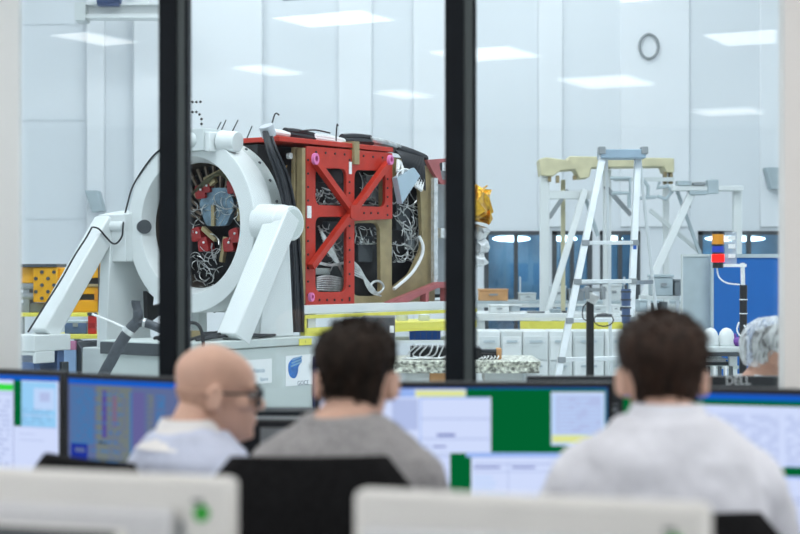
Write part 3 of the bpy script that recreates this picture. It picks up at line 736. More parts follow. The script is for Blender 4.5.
MB().bx(lx(99), lx(100), -.05, -.02, 0, lz(262)).build('strap', M_dgrey, g)
# lower yellow bench
D2 = 12.6
tb, z2 = tablet('bench', 'low bench with yellow tape edge below the yellow beams', 'bench', 52, 112, 334.5, D2, .8, M_lemon, M_grey, None, .04, .5)
t = thing('extinguisher_case', 'upright red case standing on the yellow taped bench', 'case', at(92.5, D2+.1, z2))
MB().bx(-.033, .033, -.03, .03, 0, .15).build('body', M_firered, t, bevel=.008); MB().bx(-.036, .036, -.035, .035, .15, .175).build('cap', M_dgrey, t)
MB().bx(-.03, .03, -.033, -.0305, .05, .09).build('band', M_redd, t)
t = thing('storage_case', 'blue grey case lying on the yellow taped bench', 'case', at(75.5, D2+.1, z2))
MB().bx(-.09, .09, .0, .2, 0, .09).build('body', M_bluegrey, t, bevel=.006); MB().bx(-.092, .092, -.002, .202, .09, .105).build('lid', M_greybox, t); MB().bx(-.02, .02, -.012, 0, .06, .09).build('latch', M_grey, t)
t = thing('folded_wipes', 'small white pile of wipes beside the red case', 'wipes', at(105, D2+.1, z2))
MB().bx(-.05, .05, 0, .1, 0, .02).bx(-.045, .05, .005, .1, .021, .035).build('sheets', M_label, t, bevel=.005)
# blue panel, dark post, dark bowl under the bench
t = thing('display_panel', 'pale blue panel with pink strip standing left under the bench', 'panel', at(66, 11.9))
z0, z1 = PZ(385, 11.9), PZ(341, 11.9); hw = (PX(76, 11.9)-PX(57, 11.9))/2
MB().bx(-hw, hw, 0, .05, z0, z1-.07).build('face', mat('pale_blue_panel', s2l(150, 178, 215), .5), t)
MB().bx(-hw, hw, 0, .05, z1-.068, z1).build('strip', mat('pink_strip', s2l(200, 130, 165), .5), t)
MB().bx(-.03, .03, .055, .1, 0, z1-.1).build('post', M_grey, t); MB().bx(-.055, .055, .0, .2, 0, .03).build('foot', M_grey, t)
t = thing('post', 'dark slim post beside the pale blue panel', 'post', at(78, 11.95)); MB().bx(-.025, .025, 0, .05, 0, PZ(340, 11.95)).build('shaft', M_dgrey, t); MB().bx(-.035, .035, -.07, .15, 0, .02).build('foot', M_dgrey, t)
t = thing('basin', 'dark hanging basin on a pale pedestal left of the grey duct', 'basin', at(96, 11.8))
zb = PZ(353, 11.8); zt3 = PZ(341, 11.8)
MB().lathe([(.05, zb-.03), (.09, zb), (.135, zt3-.02), (.14, zt3), (.12, zt3), (.10, zb+.01)], None, 24).build('bowl', M_dgrey, t)
MB().lathe([(.16, 0), (.16, .03), (.08, .06), (.075, zb-.03)], None, 24).build('pedestal', M_greybox, t)
# grey flexible duct with Y branch
t = thing('flexible_duct', 'thick grey flexible duct with Y branch in front of the white upright', 'duct', at(105, 9.2))
def dq(px, py, d=9.2): p = P(px, py, d); p.x -= PX(105, 9.2); p.y -= 9.2; return p
mb = MB(); mb.tube(spline([dq(70, 470), dq(88, 410), dq(104, 374), (dq(111, 361)), dq(119, 346), dq(128, 332), dq(136, 323)], 6), .034, 14); mb.build('main_duct', M_duct, t)
MB().tube(spline([dq(136, 323), dq(138, 316), dq(137.5, 310), dq(136, 304), dq(136, 300.5)], 6), [.030]*12+[.027]*13, 12).build('branch', M_duct, t)
MB().tube(spline([dq(136, 323), dq(144, 323), dq(154, 326), dq(166, 332), dq(176, 338, 9.3)], 6), .026, 12).build('branch', M_duct, t)
mb = MB(); mb.tube([dq(127, 333.5), dq(130, 329.5)], .039, 14); mb.tube([dq(143, 323), dq(145.5, 323.5)], .031, 14); mb.build('clamp', M_silver, t)
MB().tube(spline([dq(92, 314, 9.3), dq(112, 322, 9.3), dq(129, 330, 9.25)], 5), .008, 6).build('tie_line', M_label, t)
MB().lathe([(.2, 0), (.2, .2), (.12, .25)], Matrix.Translation((dq(72, 480).x, 0, 0)), 20).build('blower', M_dgrey, t)
t = thing('cable_bracket', 'black folded bracket and cable hooked beside the duct branch', 'bracket', (CX, CY, 0), AZ)
pb = [S(144, 318, .60), S(143, 291, .60), S(150, 297, .60), S(149, 306, .60), S(168, 301, .60), S(168, 307, .60), S(148, 321, .60)]
MB().plate([(p.x, p.z) for p in pb], [], 0, .04, SIDE(.60)).build('plate', M_black, t)
MB().tube(spline([S(163, 300, .56), S(166, 310, .56), S(170, 325, .56)], 5), .012, 6).build('cable', M_bcable, t)

# -- middle: yellow edged tables behind the trolley
ta, za = tablet('work_table', 'yellow edged table with blue bins behind the second mullion', 'table', 380, 474, 322, 15.5, .9, M_lemon, M_white, M_lemon, .05, .72, M_white)
t = thing('storage_bin', 'long blue plastic bin under the yellow edged table', 'bin', at(425, 15.6, .72))
hw = (PX(441, 15.6)-PX(410, 15.6))/2
MB().bx(-hw, hw, 0, .4, 0, .085).build('body', M_bluebin, t, bevel=.008); MB().bx(-hw-.01, hw+.01, -.01, .41, .085, .10).build('rim', M_bluebin, t)
mb = MB()
for i in range(5): mb.bx(-hw+.05+i*.058, -hw+.056+i*.058, -.006, .0, .01, .08)
mb.build('ribs', M_bluegrey, t)['kind'] = 'stuff'
tb2, zb2 = tablet('work_table', 'long white table with lemon tape edge right of the second mullion', 'table', 478, 690, 313.5, 16.5, 1.0, M_white, M_white, M_white, .04, .30, M_whiteg)
o = MB().bx(PX(520, 16.5)-tb2.location.x, PX(676, 16.5)-tb2.location.x, -.03, -.012, PZ(330, 16.5), PZ(321, 16.5)).build('tape_strip', M_lemon, tb2)
for i, px in enumerate((402, 424, 452)):
    t = thing('drum', ['small white canister on the yellow edged table left end', 'white canister on the middle of the yellow edged table', 'white canister half behind the second mullion'][i], 'canister', at(px, 15.9, za), 0, 'canisters on the yellow edged table')
    MB().lathe([(.055, 0), (.06, .01), (.06, .06), (.04, .075)], None, 18).build('body', M_whiteg, t); MB().lathe([(.04, .0755), (.04, .09)], None, 18).build('lid', M_white, t)
# cabinets beneath / before the long white table
cabs = [(478, 500.5), (501, 522.5), (523, 548.5), (549, 572.5), (573, 604.5), (605, 640)]
nn = ['first', 'second', 'third', 'fourth', 'fifth', 'sixth']
for i, (a, b) in enumerate(cabs):
    d = 15.2; hw = (PX(b, d)-PX(a, d))/2; z1 = PZ(331 + (i*5 % 5), d)
    t = thing('drawer_cabinet', 'pale clean room cabinet, %s from the second mullion' % nn[i], 'cabinet', at((a+b)/2, d), 0, 'pale cabinets before the long white table')
    m = [M_white, M_whiteg, M_white, M_white, M_whiteg, M_white][i]
    MB().bx(-hw, hw, 0, .5, .02, z1).build('carcass', m, t, bevel=.01)
    n = 3
    for k in range(n):
        h0 = .06 + (z1-.1)*k/n; dr = MB().bx(-hw+.015, hw-.015, -.018, -.001, h0, h0+(z1-.1)/n-.015).build('drawer', M_white if (i+k) % 2 else M_whiteg, t, bevel=.004)
        MB().bx(-hw*.5, hw*.5, -.034, -.0185, h0+(z1-.1)/n-.07, h0+(z1-.1)/n-.05).build('handle', M_greybox, dr)
    MB().bx(-hw, hw, .02, .48, 0, .02).build('plinth', M_grey, t)
# far equipment row against the door side
D = 21.0
tf, zf = tablet('bench', 'long grey bench in front of the blue glass doors', 'bench', 476, 700, 301, D, .9, M_greybox, M_white, M_whiteg, .05, .4)
def crate(px0, px1, pyt, d, zbase, m, label, nm='crate', cat='crate', dep=.35, lid=None, grp=None):
    t = thing(nm, label, cat, at((px0+px1)/2, d, zbase), 0, grp); hw = (PX(px1, d)-PX(px0, d))/2; h = PZ(pyt, d)-zbase
    MB().bx(-hw, hw, 0, dep, 0, h*.85).build('body', m, t, bevel=.008)
    MB().bx(-hw-.008, hw+.008, -.008, dep+.008, h*.86, h).build('lid', lid or m, t, bevel=.005)
    MB().bx(-hw*.3, hw*.3, -.018, -.001, h*.45, h*.6).build('handle', M_grey, t)
    return t
crate(479, 508, 289, D+.1, zf, M_wood, 'flat orange wooden crate left on the far bench')
crate(552, 566, 286, D+.15, zf, M_white, 'white box on the far bench behind the white frame')
crate(569, 584, 289, D+.1, zf, M_grey, 'dark grey box on the far bench left of the ladder')
crate(520, 536, 293, D+.1, zf, M_whiteg, 'low pale box on the far bench before the blue door')
crate(606, 622, 284, D+.1, zf, M_white, 'tall white box on the far bench behind the ladder')
crate(490, 509, 305, 16.7, zb2, M_white, 'white instrument box at the left end of the long table')
crate(528, 545, 311.5, 16.6, zb2, M_grey, 'small flat dark box on the long white table', dep=.2)
crate(590, 606, 306, 16.8, zb2, M_whiteg, 'grey white box on the long table behind the black post')
crate(640, 658, 300, 16.8, zb2, M_greybox, 'grey box on the right end of the long table')
for px0, px1, py, nm, lb, m in ((551, 561, 309, 'small_case', 'small pale case on the long white table behind the ladder rail', M_greybox), (612, 620, 305, 'small_case', 'narrow white case on the long table near the wrapped hose', M_white), (563, 571, 311, 'small_case', 'tiny dark case on the long table left of the ladder', M_dgrey)):
    crate(px0, px1, py, 16.75, zb2, m, lb, nm, 'case', dep=.2)
for i, (px, lb) in enumerate(((514, 'white reel lying on the long table near the second mullion'), (580, 'white reel on the long table behind the ladder rail'))):
    t = thing('cable_reel', lb, 'reel', at(px, 16.95, zb2), 0, 'reels on the long white table')
    MB().lathe([(.085, 0), (.085, .012), (.04, .013), (.04, .07), (.085, .071), (.085, .083)], None, 24).build('spool', M_white, t); MB().lathe([(.041, .014), (.065, .015), (.065, .068), (.041, .069)], None, 24).build('wound_cable', M_greybox, t)
t = thing('wall_cabinet', 'low white cabinet against the far wall right of the last blue door', 'cabinet', (PX(668, 23.2), 23.2, 0)); hw = .42
MB().bx(-hw, hw, 0, .6, 0, .95).build('carcass', M_white, t, bevel=.01)
for s_ in (-1, 1):
    dr = MB().bx(min(0, s_*hw)+.01, max(0, s_*hw)-.01, -.02, -.001, .06, .92).build('door', M_whiteg, t); MB().bx(s_*.04-.01, s_*.04+.01, -.04, -.021, .45, .6).build('handle', M_grey, dr)
# foreground metal work table with connectors
D = 8.4
tm, zm = tablet('work_table', 'metal work table with crinkled foil edge just behind the glass', 'table', 392, 541, 361, D, .55, M_speck, M_alu, M_speck, .035, .35, M_alu, th=.03)
t = thing('connector_tray', 'black connector tray on the foil covered work table', 'tray', at(446, D+.12, zm))
hw = (PX(481, D)-PX(409, D))/2
MB().bx(-hw, hw, 0, .3, 0, .012).bx(-hw, hw, 0, .01, .012, .062).bx(-hw, hw, .29, .3, .012, .062).bx(-hw, -hw+.01, .01, .29, .012, .062).bx(hw-.01, hw, .01, .29, .012, .062).build('tray', M_black, t)
for i in range(9):
    MB().bx(-hw+.02+i*.041, -hw+.05+i*.041, .03, .27, .013, .066).build('connector', M_dgrey, t)
mb = MB()
for i in range(10): mb.tube(spline([(-hw+.02+i*.03, .05, .07), (-hw+.03+i*.03, -.01, .075), (-hw-.02+i*.035, -.03, .02), (-hw+rnd.uniform(-.06, .2), -.05, .008)], 4), .0045, 5)
mb.build('wires', M_silver, t)['kind'] = 'stuff'
t = thing('connector_block', 'black and cream connector block right of the second mullion', 'connector', at(491, D+.14, zm))
MB().bx(-.07, .03, 0, .12, 0, .035).build('body', M_black, t, bevel=.004); MB().bx(-.06, .045, .02, .1, .036, .055).build('upper_body', M_dgrey, t, bevel=.004)
MB().bx(.031, .06, .01, .1, 0, .06).build('cream_end', M_wood, t, bevel=.006)
mb = MB()
for i in range(6): mb.tube(spline([(-.06+i*.02, -.005, .02), (-.05+i*.018, -.03, .012+.004*(i % 3)), (-.07+i*.02, -.05, .006)], 4), .004, 5)
mb.build('wires', M_silver, t)['kind'] = 'stuff'
crate(396, 430, 369, D+.06, .35, M_white, 'white box on the shelf under the foil covered table', dep=.3)
crate(431, 446, 368, D+.05, .35, M_wood, 'brown cardboard box under the foil covered table', dep=.25)
crate(486, 521, 369, D+.08, .35, M_white, 'white box under the table right of the second mullion', dep=.3)
t = thing('control_box', 'dark grey control box with white label behind the grey shirted man', 'box', at(378, 9.0))
z1 = PZ(317, 9.0); hw = (PX(395, 9.0)-PX(361, 9.0))/2
MB().bx(-hw, hw, 0, .3, .10, z1).build('housing', M_dgrey, t, bevel=.006)
MB().bx(hw-.03, hw-.006, -.003, -.0005, z1-.09, z1-.05).build('label', M_label, t); MB().bx(-hw+.02, hw-.02, .02, .28, 0, .10).build('plinth', M_black, t)

# -- black post with clamp head
D = 8.0
t = thing('camera_post', 'black post with grey clamp head in front of the ladder', 'post', at(590, D))
def qq(px, py, dd=0): p = P(px, py, D+dd); return Vector((p.x-PX(590, D), dd, p.z))
zp = PZ(303, D)
MB().bx(-.018, .018, -.018, .018, .03, zp).build('shaft', M_black, t); MB().bx(-.2, .2, -.2, .2, 0, .03).build('base', M_black, t)
MB().plate([(-.018, zp), (.018, zp), (.006, zp+.03), (-.006, zp+.03)], [], -.018, .018, FACE).build('tip', M_black, t)
MB().bar(qq(588, 296), qq(597, 301), .05, .05).build('clamp_body', M_silver, t, bevel=.005)
MB().bx(qq(583, 0).x, qq(606, 0).x, -.02, .02, qq(0, 291.5).z, qq(0, 288).z).build('cross_bar', M_grey, t)
for x in (585, 601): MB().bx(qq(x, 0).x, qq(x+4, 0).x, -.03, .03, qq(0, 299).z, qq(0, 286).z).build('clamp_jaw', M_grey, t, bevel=.004)
MB().tube([qq(597, 315.5), qq(612, 315.5)], .008, 8).build('side_arm', M_dgrey, t)
mb = MB()
mb.tube([Vector((qq(604, 0).x+.05*math.cos(a*.42), .01, qq(0, 320).z+.033*math.sin(a*.42))) for a in range(16)], .0035, 6)
MB().tube(spline([qq(588, 302), qq(583, 308), qq(583, 318), qq(588, 321)], 5), .0035, 6).build('cable', M_bcable, t)
mb.build('cable_loop', M_bcable, t)
t = thing('wrapped_hose', 'blue grey wrapped hose end hanging beside the ladder', 'hose', at(626, 8.3))
def q2(px, py): p = P(px, py, 8.3); return Vector((p.x-PX(626, 8.3), 0, p.z))
MB().tube([q2(626, 306), q2(626, 289)], [.024, .026], 14).build('upper_sleeve', M_bluegrey, t); MB().tube([q2(626, 323), q2(626, 308)], .023, 14).build('lower_sleeve', M_bluegrey, t)
mb = MB()
for y0 in (291, 299, 307, 315): mb.tube([q2(626, y0), q2(626, y0+1.5)], .029, 14)
mb.build('clamp_ring', M_dgrey, t); MB().tube([q2(626, 323), q2(626, 289+250)], .017, 10).build('riser', M_grey, t)
MB().tube([q2(626, 289), q2(626, 285)], .008, 8).build('stud', M_dgrey, t)
t.location.z = 0

# -- step ladder
D = 11.5
t = thing('step_ladder', 'tall aluminium step ladder right of the second mullion', 'ladder', (PX(605, D), D, 0))
def L3(px, py, d): p = P(px, py, d); return Vector((p.x-PX(605, D), d-D, p.z))
def flo(px, d): return Vector((PX(px, d)-PX(605, D), d-D, 0.0))
TL, TR = L3(603.5, 152, D), L3(638, 152, D+.05)
FL, FR = flo(537, D-.75), flo(624, D-.55)
RL, RR = flo(613, D+.75), flo(671, D+.75)
for a, b in ((TL, FL), (TR, FR)): MB().bar(a, b, .046, .07, (0, 1, 0)).build('front_rail', M_alu, t, bevel=.004)
for a, b in ((TL+Vector((.03, .08, 0)), RL), (TR+Vector((.02, .08, 0)), RR)): MB().bar(a, b, .022, .035, (0, 1, 0)).build('rear_leg', M_alu, t, bevel=.003)
MB().bx(TL.x-.03, TR.x+.04, -.08, .14, TL.z-.05, TL.z+.015).build('top_cap', mat('pale_blue_cap', s2l(150, 172, 190), .4), t, bevel=.006)
for x in (TL.x-.02, TR.x+.03): MB().bx(x-.025, x+.025, -.09, .0, TL.z-.02, TL.z+.035).build('corner_bracket', M_grey, t, bevel=.004)
for py in (205, 243, 281.5, 320, 358.5, 396, 434):
    if py == 205: continue
    f0 = (py-152)/(((EYE-0)*F/(D-.7)+267)-152)
    a = TL.lerp(FL, (TL.z-PZ(py, D-.4*f0*1.5))/TL.z); b = TR.lerp(FR, (TL.z-PZ(py, D-.4*f0*1.5))/TL.z)
    st_ = MB().bar(a, b, .09, .028).build('step', M_alu, t, bevel=.003)
    for p, sg in ((a, -1), (b, 1)): MB().bx(p.x-.028, p.x+.028, p.y-.05, p.y-.036, p.z-.02, p.z+.02).build('end_bracket', M_grey, st_)
MB().bar(TR.lerp(FR, .42), TR.lerp(RR, .42), .012, .03).build('spreader', M_grey, t); MB().bar(TL.lerp(FL, .42), TL.lerp(RL, .42), .012, .03).build('spreader', M_grey, t)
a = TR.lerp(FR, .30); MB().bx(a.x-.012, a.x+.012, a.y-.045, a.y-.040, a.z-.16, a.z+.02).build('blue_label', M_bluebin, t)
for p in (FL, FR, RL, RR): MB().bx(p.x-.04, p.x+.04, p.y-.04, p.y+.04, 0, .03).build('foot', M_black, t)

# -- white handling frames with beige beam
D = 18.5
t = thing('handling_frame', 'white handling frame carrying a beige beam behind the ladder', 'frame', (PX(545, D), D, 0))
def q3(px, py, dd=0): p = P(px, py, D+dd); return Vector((p.x-PX(545, D), dd, p.z))
def fz(px, dd=0): return Vector((PX(px, D+dd)-PX(545, D), dd, 0))
MB().bar(fz(544.5), q3(544.5, 163), .11, .11, (0, 1, 0)).build('post', M_white, t, bevel=.01)
MB().bar(q3(540, 195), q3(590, 195), .10, .10).build('cross_beam', M_white, t, bevel=.01)
for a, b in (((549, 218), (568, 190)), ((605, 186), (631, 215))): MB().bar(q3(*a, -.02), q3(*b, -.02), .05, .05, (0, 1, 0)).build('diagonal_brace', M_grey, t)
MB().bar(q3(585, 190, -.1), Vector((PX(548, D-.4)-PX(545, D), -.4, PZ(312, D-.4))), .075, .075, (0, 1, 0)).build('strut', M_white, t, bevel=.008)
MB().bar(q3(584, 194, .1), q3(598, 236, .1), .04, .04, (0, 1, 0)).build('strut', M_greybox, t)
MB().bar(fz(563, .3), q3(563, 180, .3), .05, .05, (0, 1, 0)).build('post', M_beige2, t)
MB().bar(fz(607, .1), q3(607, 170, .1), .09, .09, (0, 1, 0)).build('post', M_white, t, bevel=.008)
MB().bar(fz(666, .1), q3(666, 172, .1), .07, .07, (0, 1, 0)).build('post', M_white, t, bevel=.008)
mb = MB().plate([(q3(x, y).x, q3(x, y).z) for x, y in ((538, 160), (545, 158), (566, 161), (568, 157), (672, 159), (672, 173), (664, 173), (662, 167), (590, 168), (588, 178), (578, 179), (574, 170), (560, 171), (552, 177), (540, 176))], [], -.15, .25, FACE); mb.build('beige_beam', M_beige2, t, bevel=.012)
for x, y0, y1 in ((549, 176, 182), (557, 176, 183), (574, 176, 180), (664, 172, 184), (670, 172, 184)): MB().bx(q3(x-1.5, 0).x, q3(x+1.5, 0).x, -.1, .0, q3(0, y1).z, q3(0, y0).z).build('hanger', M_beige, t)
for pts in (((610, 178), (630, 178), (630, 193), (612, 193)), ((629, 193), (629, 208)), ((643, 180), (648, 186), (648, 196), (640, 198), (656, 197)), ((660, 182), (657, 188), (668, 186), (672, 192), (666, 199), (657, 196))):
    MB().tube([q3(x, y, -.18) for x, y in pts], .022, 8).build('bent_pipe', M_greybox, t)
MB().bx(q3(612, 0).x, q3(672, 0).x, -.16, -.13, q3(0, 182).z, q3(0, 178).z).build('pipe_rail', M_whiteg, t)
MB().bx(q3(538, 0).x, q3(680, 0).x, -.25, .4, .05, .15).build('base', M_white, t)
D = 18.3
t = thing('handling_frame', 'white A shaped frame with tool head left of the signal light', 'frame', (PX(690, D), D, 0))
def q3(px, py, dd=0): p = P(px, py, D+dd); return Vector((p.x-PX(690, D), dd, p.z))
def fz(px, dd=0): return Vector((PX(px, D+dd)-PX(690, D), dd, 0))
MB().bar(q3(693, 190), q3(693, 190).lerp(q3(647, 290, -.3), 1.9), .085, .085, (0, 1, 0)).build('strut', M_white, t, bevel=.008)
MB().bar(q3(676, 188, .1), q3(676, 188, .1).lerp(q3(703, 262, .1), 2.3), .035, .05, (0, 1, 0)).build('strut', M_greybox, t)
MB().bar(q3(650, 210, .15), q3(700, 252, .15), .045, .045, (0, 1, 0)).build('cross_strut', M_whiteg, t)
MB().bar(fz(737, .1), q3(737, 190, .1), .10, .10, (0, 1, 0)).build('post', M_white, t, bevel=.008)
MB().bx(q3(671, 0).x, q3(742, 0).x, -.08, .12, q3(0, 191).z, q3(0, 186).z).build('top_rail', M_white, t, bevel=.008)
for x0, x1, y0, y1, m in ((676, 690, 181, 186, M_greybox), (692, 704, 182.5, 186, M_grey), (706, 717, 180, 194, M_greybox), (688, 706, 191, 195, M_greybox)):
    MB().bx(q3(x0, 0).x, q3(x1, 0).x, -.1, .05, q3(0, y1).z, q3(0, y0).z).build('tool_head', m, t, bevel=.01)
MB().ell(q3(688, 206, -.05), (.03, .03, .03)).build('knob', M_dgrey, t)
MB().bx(fz(640).x, fz(742).x, -.5, .3, 0, .08).build('base', M_white, t)

# -- grey and blue partition
D = 12.5
zt4 = PZ(254, D)
t = thing('partition', 'blue partition screen standing behind the signal light', 'partition', at(752, D))
x0, x1 = PX(711, D)-PX(752, D), PX(830, D)-PX(752, D)
MB().bx(x0+.02, x1-.02, 0, .03, .06, zt4-.03).build('blue_panel', M_blue, t)
mb = MB(); mb.bx(x0, x1, -.012, .042, zt4-.03, zt4); mb.bx(x0, x0+.02, -.012, .042, 0, zt4-.03); mb.bx(x1-.02, x1, -.012, .042, 0, zt4-.03); mb.bx(x0, x1, -.012, .042, .03, .06)
mb.build('frame', M_greybox, t)
for x in (x0+.1, x1-.1): MB().bx(x-.03, x+.03, -.25, .28, 0, .03).build('foot', M_grey, t)
t = thing('partition', 'pale grey partition screen left of the blue one', 'partition', at(696, D+.1))
x0, x1 = PX(681.5, D)-PX(696, D), PX(711, D)-PX(696, D)
MB().bx(x0+.006, x1-.006, 0, .03, .04, zt4-.02).build('grey_panel', M_greybox, t)
mb = MB(); mb.bx(x0, x1, -.008, .04, zt4-.02, zt4); mb.bx(x0, x0+.012, -.008, .04, 0, zt4-.02); mb.build('frame', M_whiteg, t)
for x in (x0+.05, x1-.05): MB().bx(x-.02, x+.02, -.2, .25, 0, .03).build('foot', M_grey, t)

# -- grey cabinet with equipment left of the partition
t = thing('equipment_rack', 'low grey rack topped by a box, left of the grey partition', 'rack', at(664, 12.8))
zz = PZ(296, 12.8); hw = (PX(680, 12.8)-PX(648, 12.8))/2
MB().bx(-hw, hw, 0, .5, .0, zz-.18).build('cabinet', M_whiteg, t, bevel=.01); MB().bx(-hw, hw, .02, .5, zz-.03, zz).build('shelf', M_whiteg, t)
for x in (-hw+.015, hw-.015): MB().bx(x-.012, x+.012, .03, .06, zz-.18, zz-.03).build('shelf_post', M_alu, t)
MB().bx(-.08, -.02, .1, .25, zz-.179, zz-.06).build('pump', M_dgrey, t); MB().tube([(.02, .15, zz-.179), (.02, .15, zz-.05)], .035, 12).build('cylinder', M_grey, t)
crate(654, 673, 274.5, 12.85, zz, M_greybox, 'grey instrument box on top of the low rack', dep=.3)
crate(674.5, 681, 279, 12.9, zz, M_grey, 'narrow dark box beside the grey instrument box', dep=.2)

# -- table with helmets
D = 10.0
th_, zh = tablet('work_table', 'grey work table with white domes before the blue partition', 'table', 684, 742, 347, D, .6, M_whiteg, M_alu, M_dgrey, .025, None)
MB().bx(-.17, .17, .02, .55, PZ(366, D)-.02, PZ(366, D)).build('shelf', M_greyp, th_)
for px, lb in ((710.5, 'left white dome helmet on the grey table'), (726.5, 'right white dome helmet on the grey table')):
    t = thing('dome_helmet', lb, 'helmet', at(px, D+.12, zh), 0, 'white dome helmets')
    MB().lathe([(.052, 0), (.054, .02), (.052, .06), (.043, .09), (.026, .112), (.0, .12)], None, 24).build('shell', M_white, t)
    MB().lathe([(.055, .0), (.057, .004), (.057, .014), (.0545, .018)], None, 24).build('rim', M_whiteg, t)
MB().bx(-.13, .12, .06, .3, 0, .02).build('binder', M_dgrey, thing('binder', 'dark binder on the shelf under the white domes', 'binder', at(714, D, PZ(366, D))))
t = thing('paper_stack', 'white paper stack on top of the dark binder', 'papers', at(712, D+.03, PZ(366, D)+.02)); MB().bx(-.11, .10, .05, .26, 0, .015).bx(-.10, .11, .04, .25, .0151, .022).build('sheets', M_label, t)
t = thing('tool_rack', 'row of slim white tools in a lemon rack under the grey table', 'rack', at(708, D-.1)); zz = PZ(378, D-.1)
MB().bx(-.17, .20, -.02, .02, zz-.06, zz).build('rail', M_lemon, t)
for i in range(9): MB().bx(-.15+i*.036, -.135+i*.036, -.03, .02, zz+.001, zz+.075).build('tool', M_label if i % 2 else M_dgrey, t)
for x in (-.15, .18): MB().bx(x-.015, x+.015, -.02, .02, 0, zz-.06).build('leg', M_alu, t)
t = thing('glove_bag', 'crumpled purple glove beside the right white dome', 'glove', at(737, D+.1, zh)); MB().ell((0, 0, .03), (.035, .03, .03)).ell((.02, .0, .06), (.012, .012, .03)).ell((-.012, 0, .058), (.01, .01, .026)).build('glove', mat('purple_glove', s2l(110, 60, 150), .5), t)

# -- signal tower
D = 9.2
t = thing('signal_light', 'stacked signal light with lit red tier on a black pole', 'signal light', at(742, D))
def q4(px, py, dd=0): p = P(px, py, D+dd); return Vector((p.x-PX(742, D), dd, p.z))
MB().tube([(0, 0, .02), q4(743.5, 285)], .022, 14).build('black_pole', M_black, t); MB().tube([(0, 0, 0), (0, 0, .02)], .16, 20).build('base', M_black, t)
MB().tube([q4(743, 285), q4(742.5, 263)], .013, 12).build('upper_pole', M_label, t)
MB().bx(q4(722, 0).x, q4(746, 0).x, -.015, .015, q4(0, 267).z, q4(0, 264).z).build('arm', M_label, t)
c = q4(718, 0).x
def tier(y0, y1, m, nm, r=.036): MB().tube([(c, 0, q4(0, y1).z), (c, 0, q4(0, y0).z)], r, 20).build(nm, m, t)
tier(231.5, 234, M_black, 'cap'); tier(234.2, 244.3, M_orange, 'orange_tier'); tier(244.5, 246, M_black, 'spacer', .034); tier(246.2, 252.3, M_bluelens, 'blue_tier'); tier(252.5, 254, M_black, 'spacer', .034)
tier(254.2, 262, E_red, 'red_tier'); tier(262.2, 268, M_black, 'base_tier', .032)
MB().tube(spline([q4(717, 268), q4(719, 277), q4(727, 283), q4(740, 284.5)], 6), .005, 6).build('lead', M_label, t)
mb = MB()
for y0 in (300, 314): mb.tube([q4(743.5, y0), q4(743.5, y0-1)], .024, 14)
mb.build('pole_band', M_label, t)
MB().tube(spline([q4(739, 322, -.03), q4(737, 330, -.03), q4(741, 336, -.03), q4(746, 330, -.03), q4(744, 325, -.03)], 6), .005, 6).build('looped_lead', M_label, t)
pl = MB().bx(q4(724.5, 0).x, q4(736.5, 0).x, -.006, .0, q4(0, 264).z, q4(0, 232).z).build('legend_plate', M_acryl, t)
for y0, y1 in ((236, 240), (244, 248.5), (254, 258)): MB().bx(q4(728, 0).x, q4(735, 0).x, -.009, -.0065, q4(0, y1).z, q4(0, y0).z).build('legend_label', M_label, pl)

# ---- hall-side monitors seen from behind
def lettering(body, M, size, m, parent, nm='lettering', depth=.0012): return text_mesh(body, nm, size, M, m, parent, depth)
D = 5.75
dk = thing('desk', 'clean room desk just behind the glass with two black monitors', 'desk', (PX(680, D+.1), D+.1, 0))
MB().bx(-.75, .75, -.15, .30, .645, .67).build('top', M_whiteg, dk)
for x in (-.7, .7):
    for y in (-.1, .26): MB().bx(x-.02, x+.02, y-.02, y+.02, 0, .645).build('leg', M_alu, dk)
for i, (a, b, py, lb) in enumerate(((527, 655, 376, 'black monitor back behind the glass, left of the brown haired head'), (668, 800, 376, 'black monitor back with silver lettering in front of the hair net person'))):
    x0, x1 = PX(a, D), PX(b, D); hw = (x1-x0)/2; z1 = PZ(py, D)
    t = thing('monitor', lb, 'monitor', ((x0+x1)/2, D, .67), 0, 'black monitors on the clean room desk'); h = z1-.67
    MB().bx(-hw, hw, 0, .035, .06, h).build('casing', M_bezel, t, bevel=.006)
    MB().bx(-hw*.6, hw*.6, -.03, -.0005, .10, h-.10).build('rear_hump', M_bezel, t, bevel=.01)
    MB().bx(-hw+.012, hw-.012, .0355, .037, .075, h-.015).build('screen', M_dark, t)
    MB().bx(-.03, .03, -.015, .02, 0.012, .12).build('neck', M_bezel, t); MB().bx(-.13, .13, -.05, .13, 0, .012).build('foot', M_bezel, t)
    if i: lettering('DELL', Matrix.Translation((PX(738, D)-(x0+x1)/2, -.001, h-.019)) @ Matrix.Rotation(R(90), 4, 'X'), .042, M_logosilver, t)
# ================================================================== CONTROL ROOM FURNITURE
def desk(label, x0, x1, y0, y1, z=.74):
    t = thing('desk', label, 'desk', ((x0+x1)/2, (y0+y1)/2, 0)); hx = (x1-x0)/2; hy = (y1-y0)/2
    MB().bx(-hx, hx, -hy, hy, z-.03, z).build('desktop', M_desk, t, bevel=.004)
    for x in (-hx+.04, 0, hx-.04):
        for y in (-hy+.06, hy-.06): MB().bx(x-.025, x+.025, y-.025, y+.025, 0, z-.03).build('leg', M_dgrey, t)
    return t
desk('long grey operator desk along the window under the lit monitors', -2.4, 2.4, 3.78, 4.95)
desk('grey desk in the foreground carrying the white backed monitors', -1.6, 1.6, 1.25, 2.55)

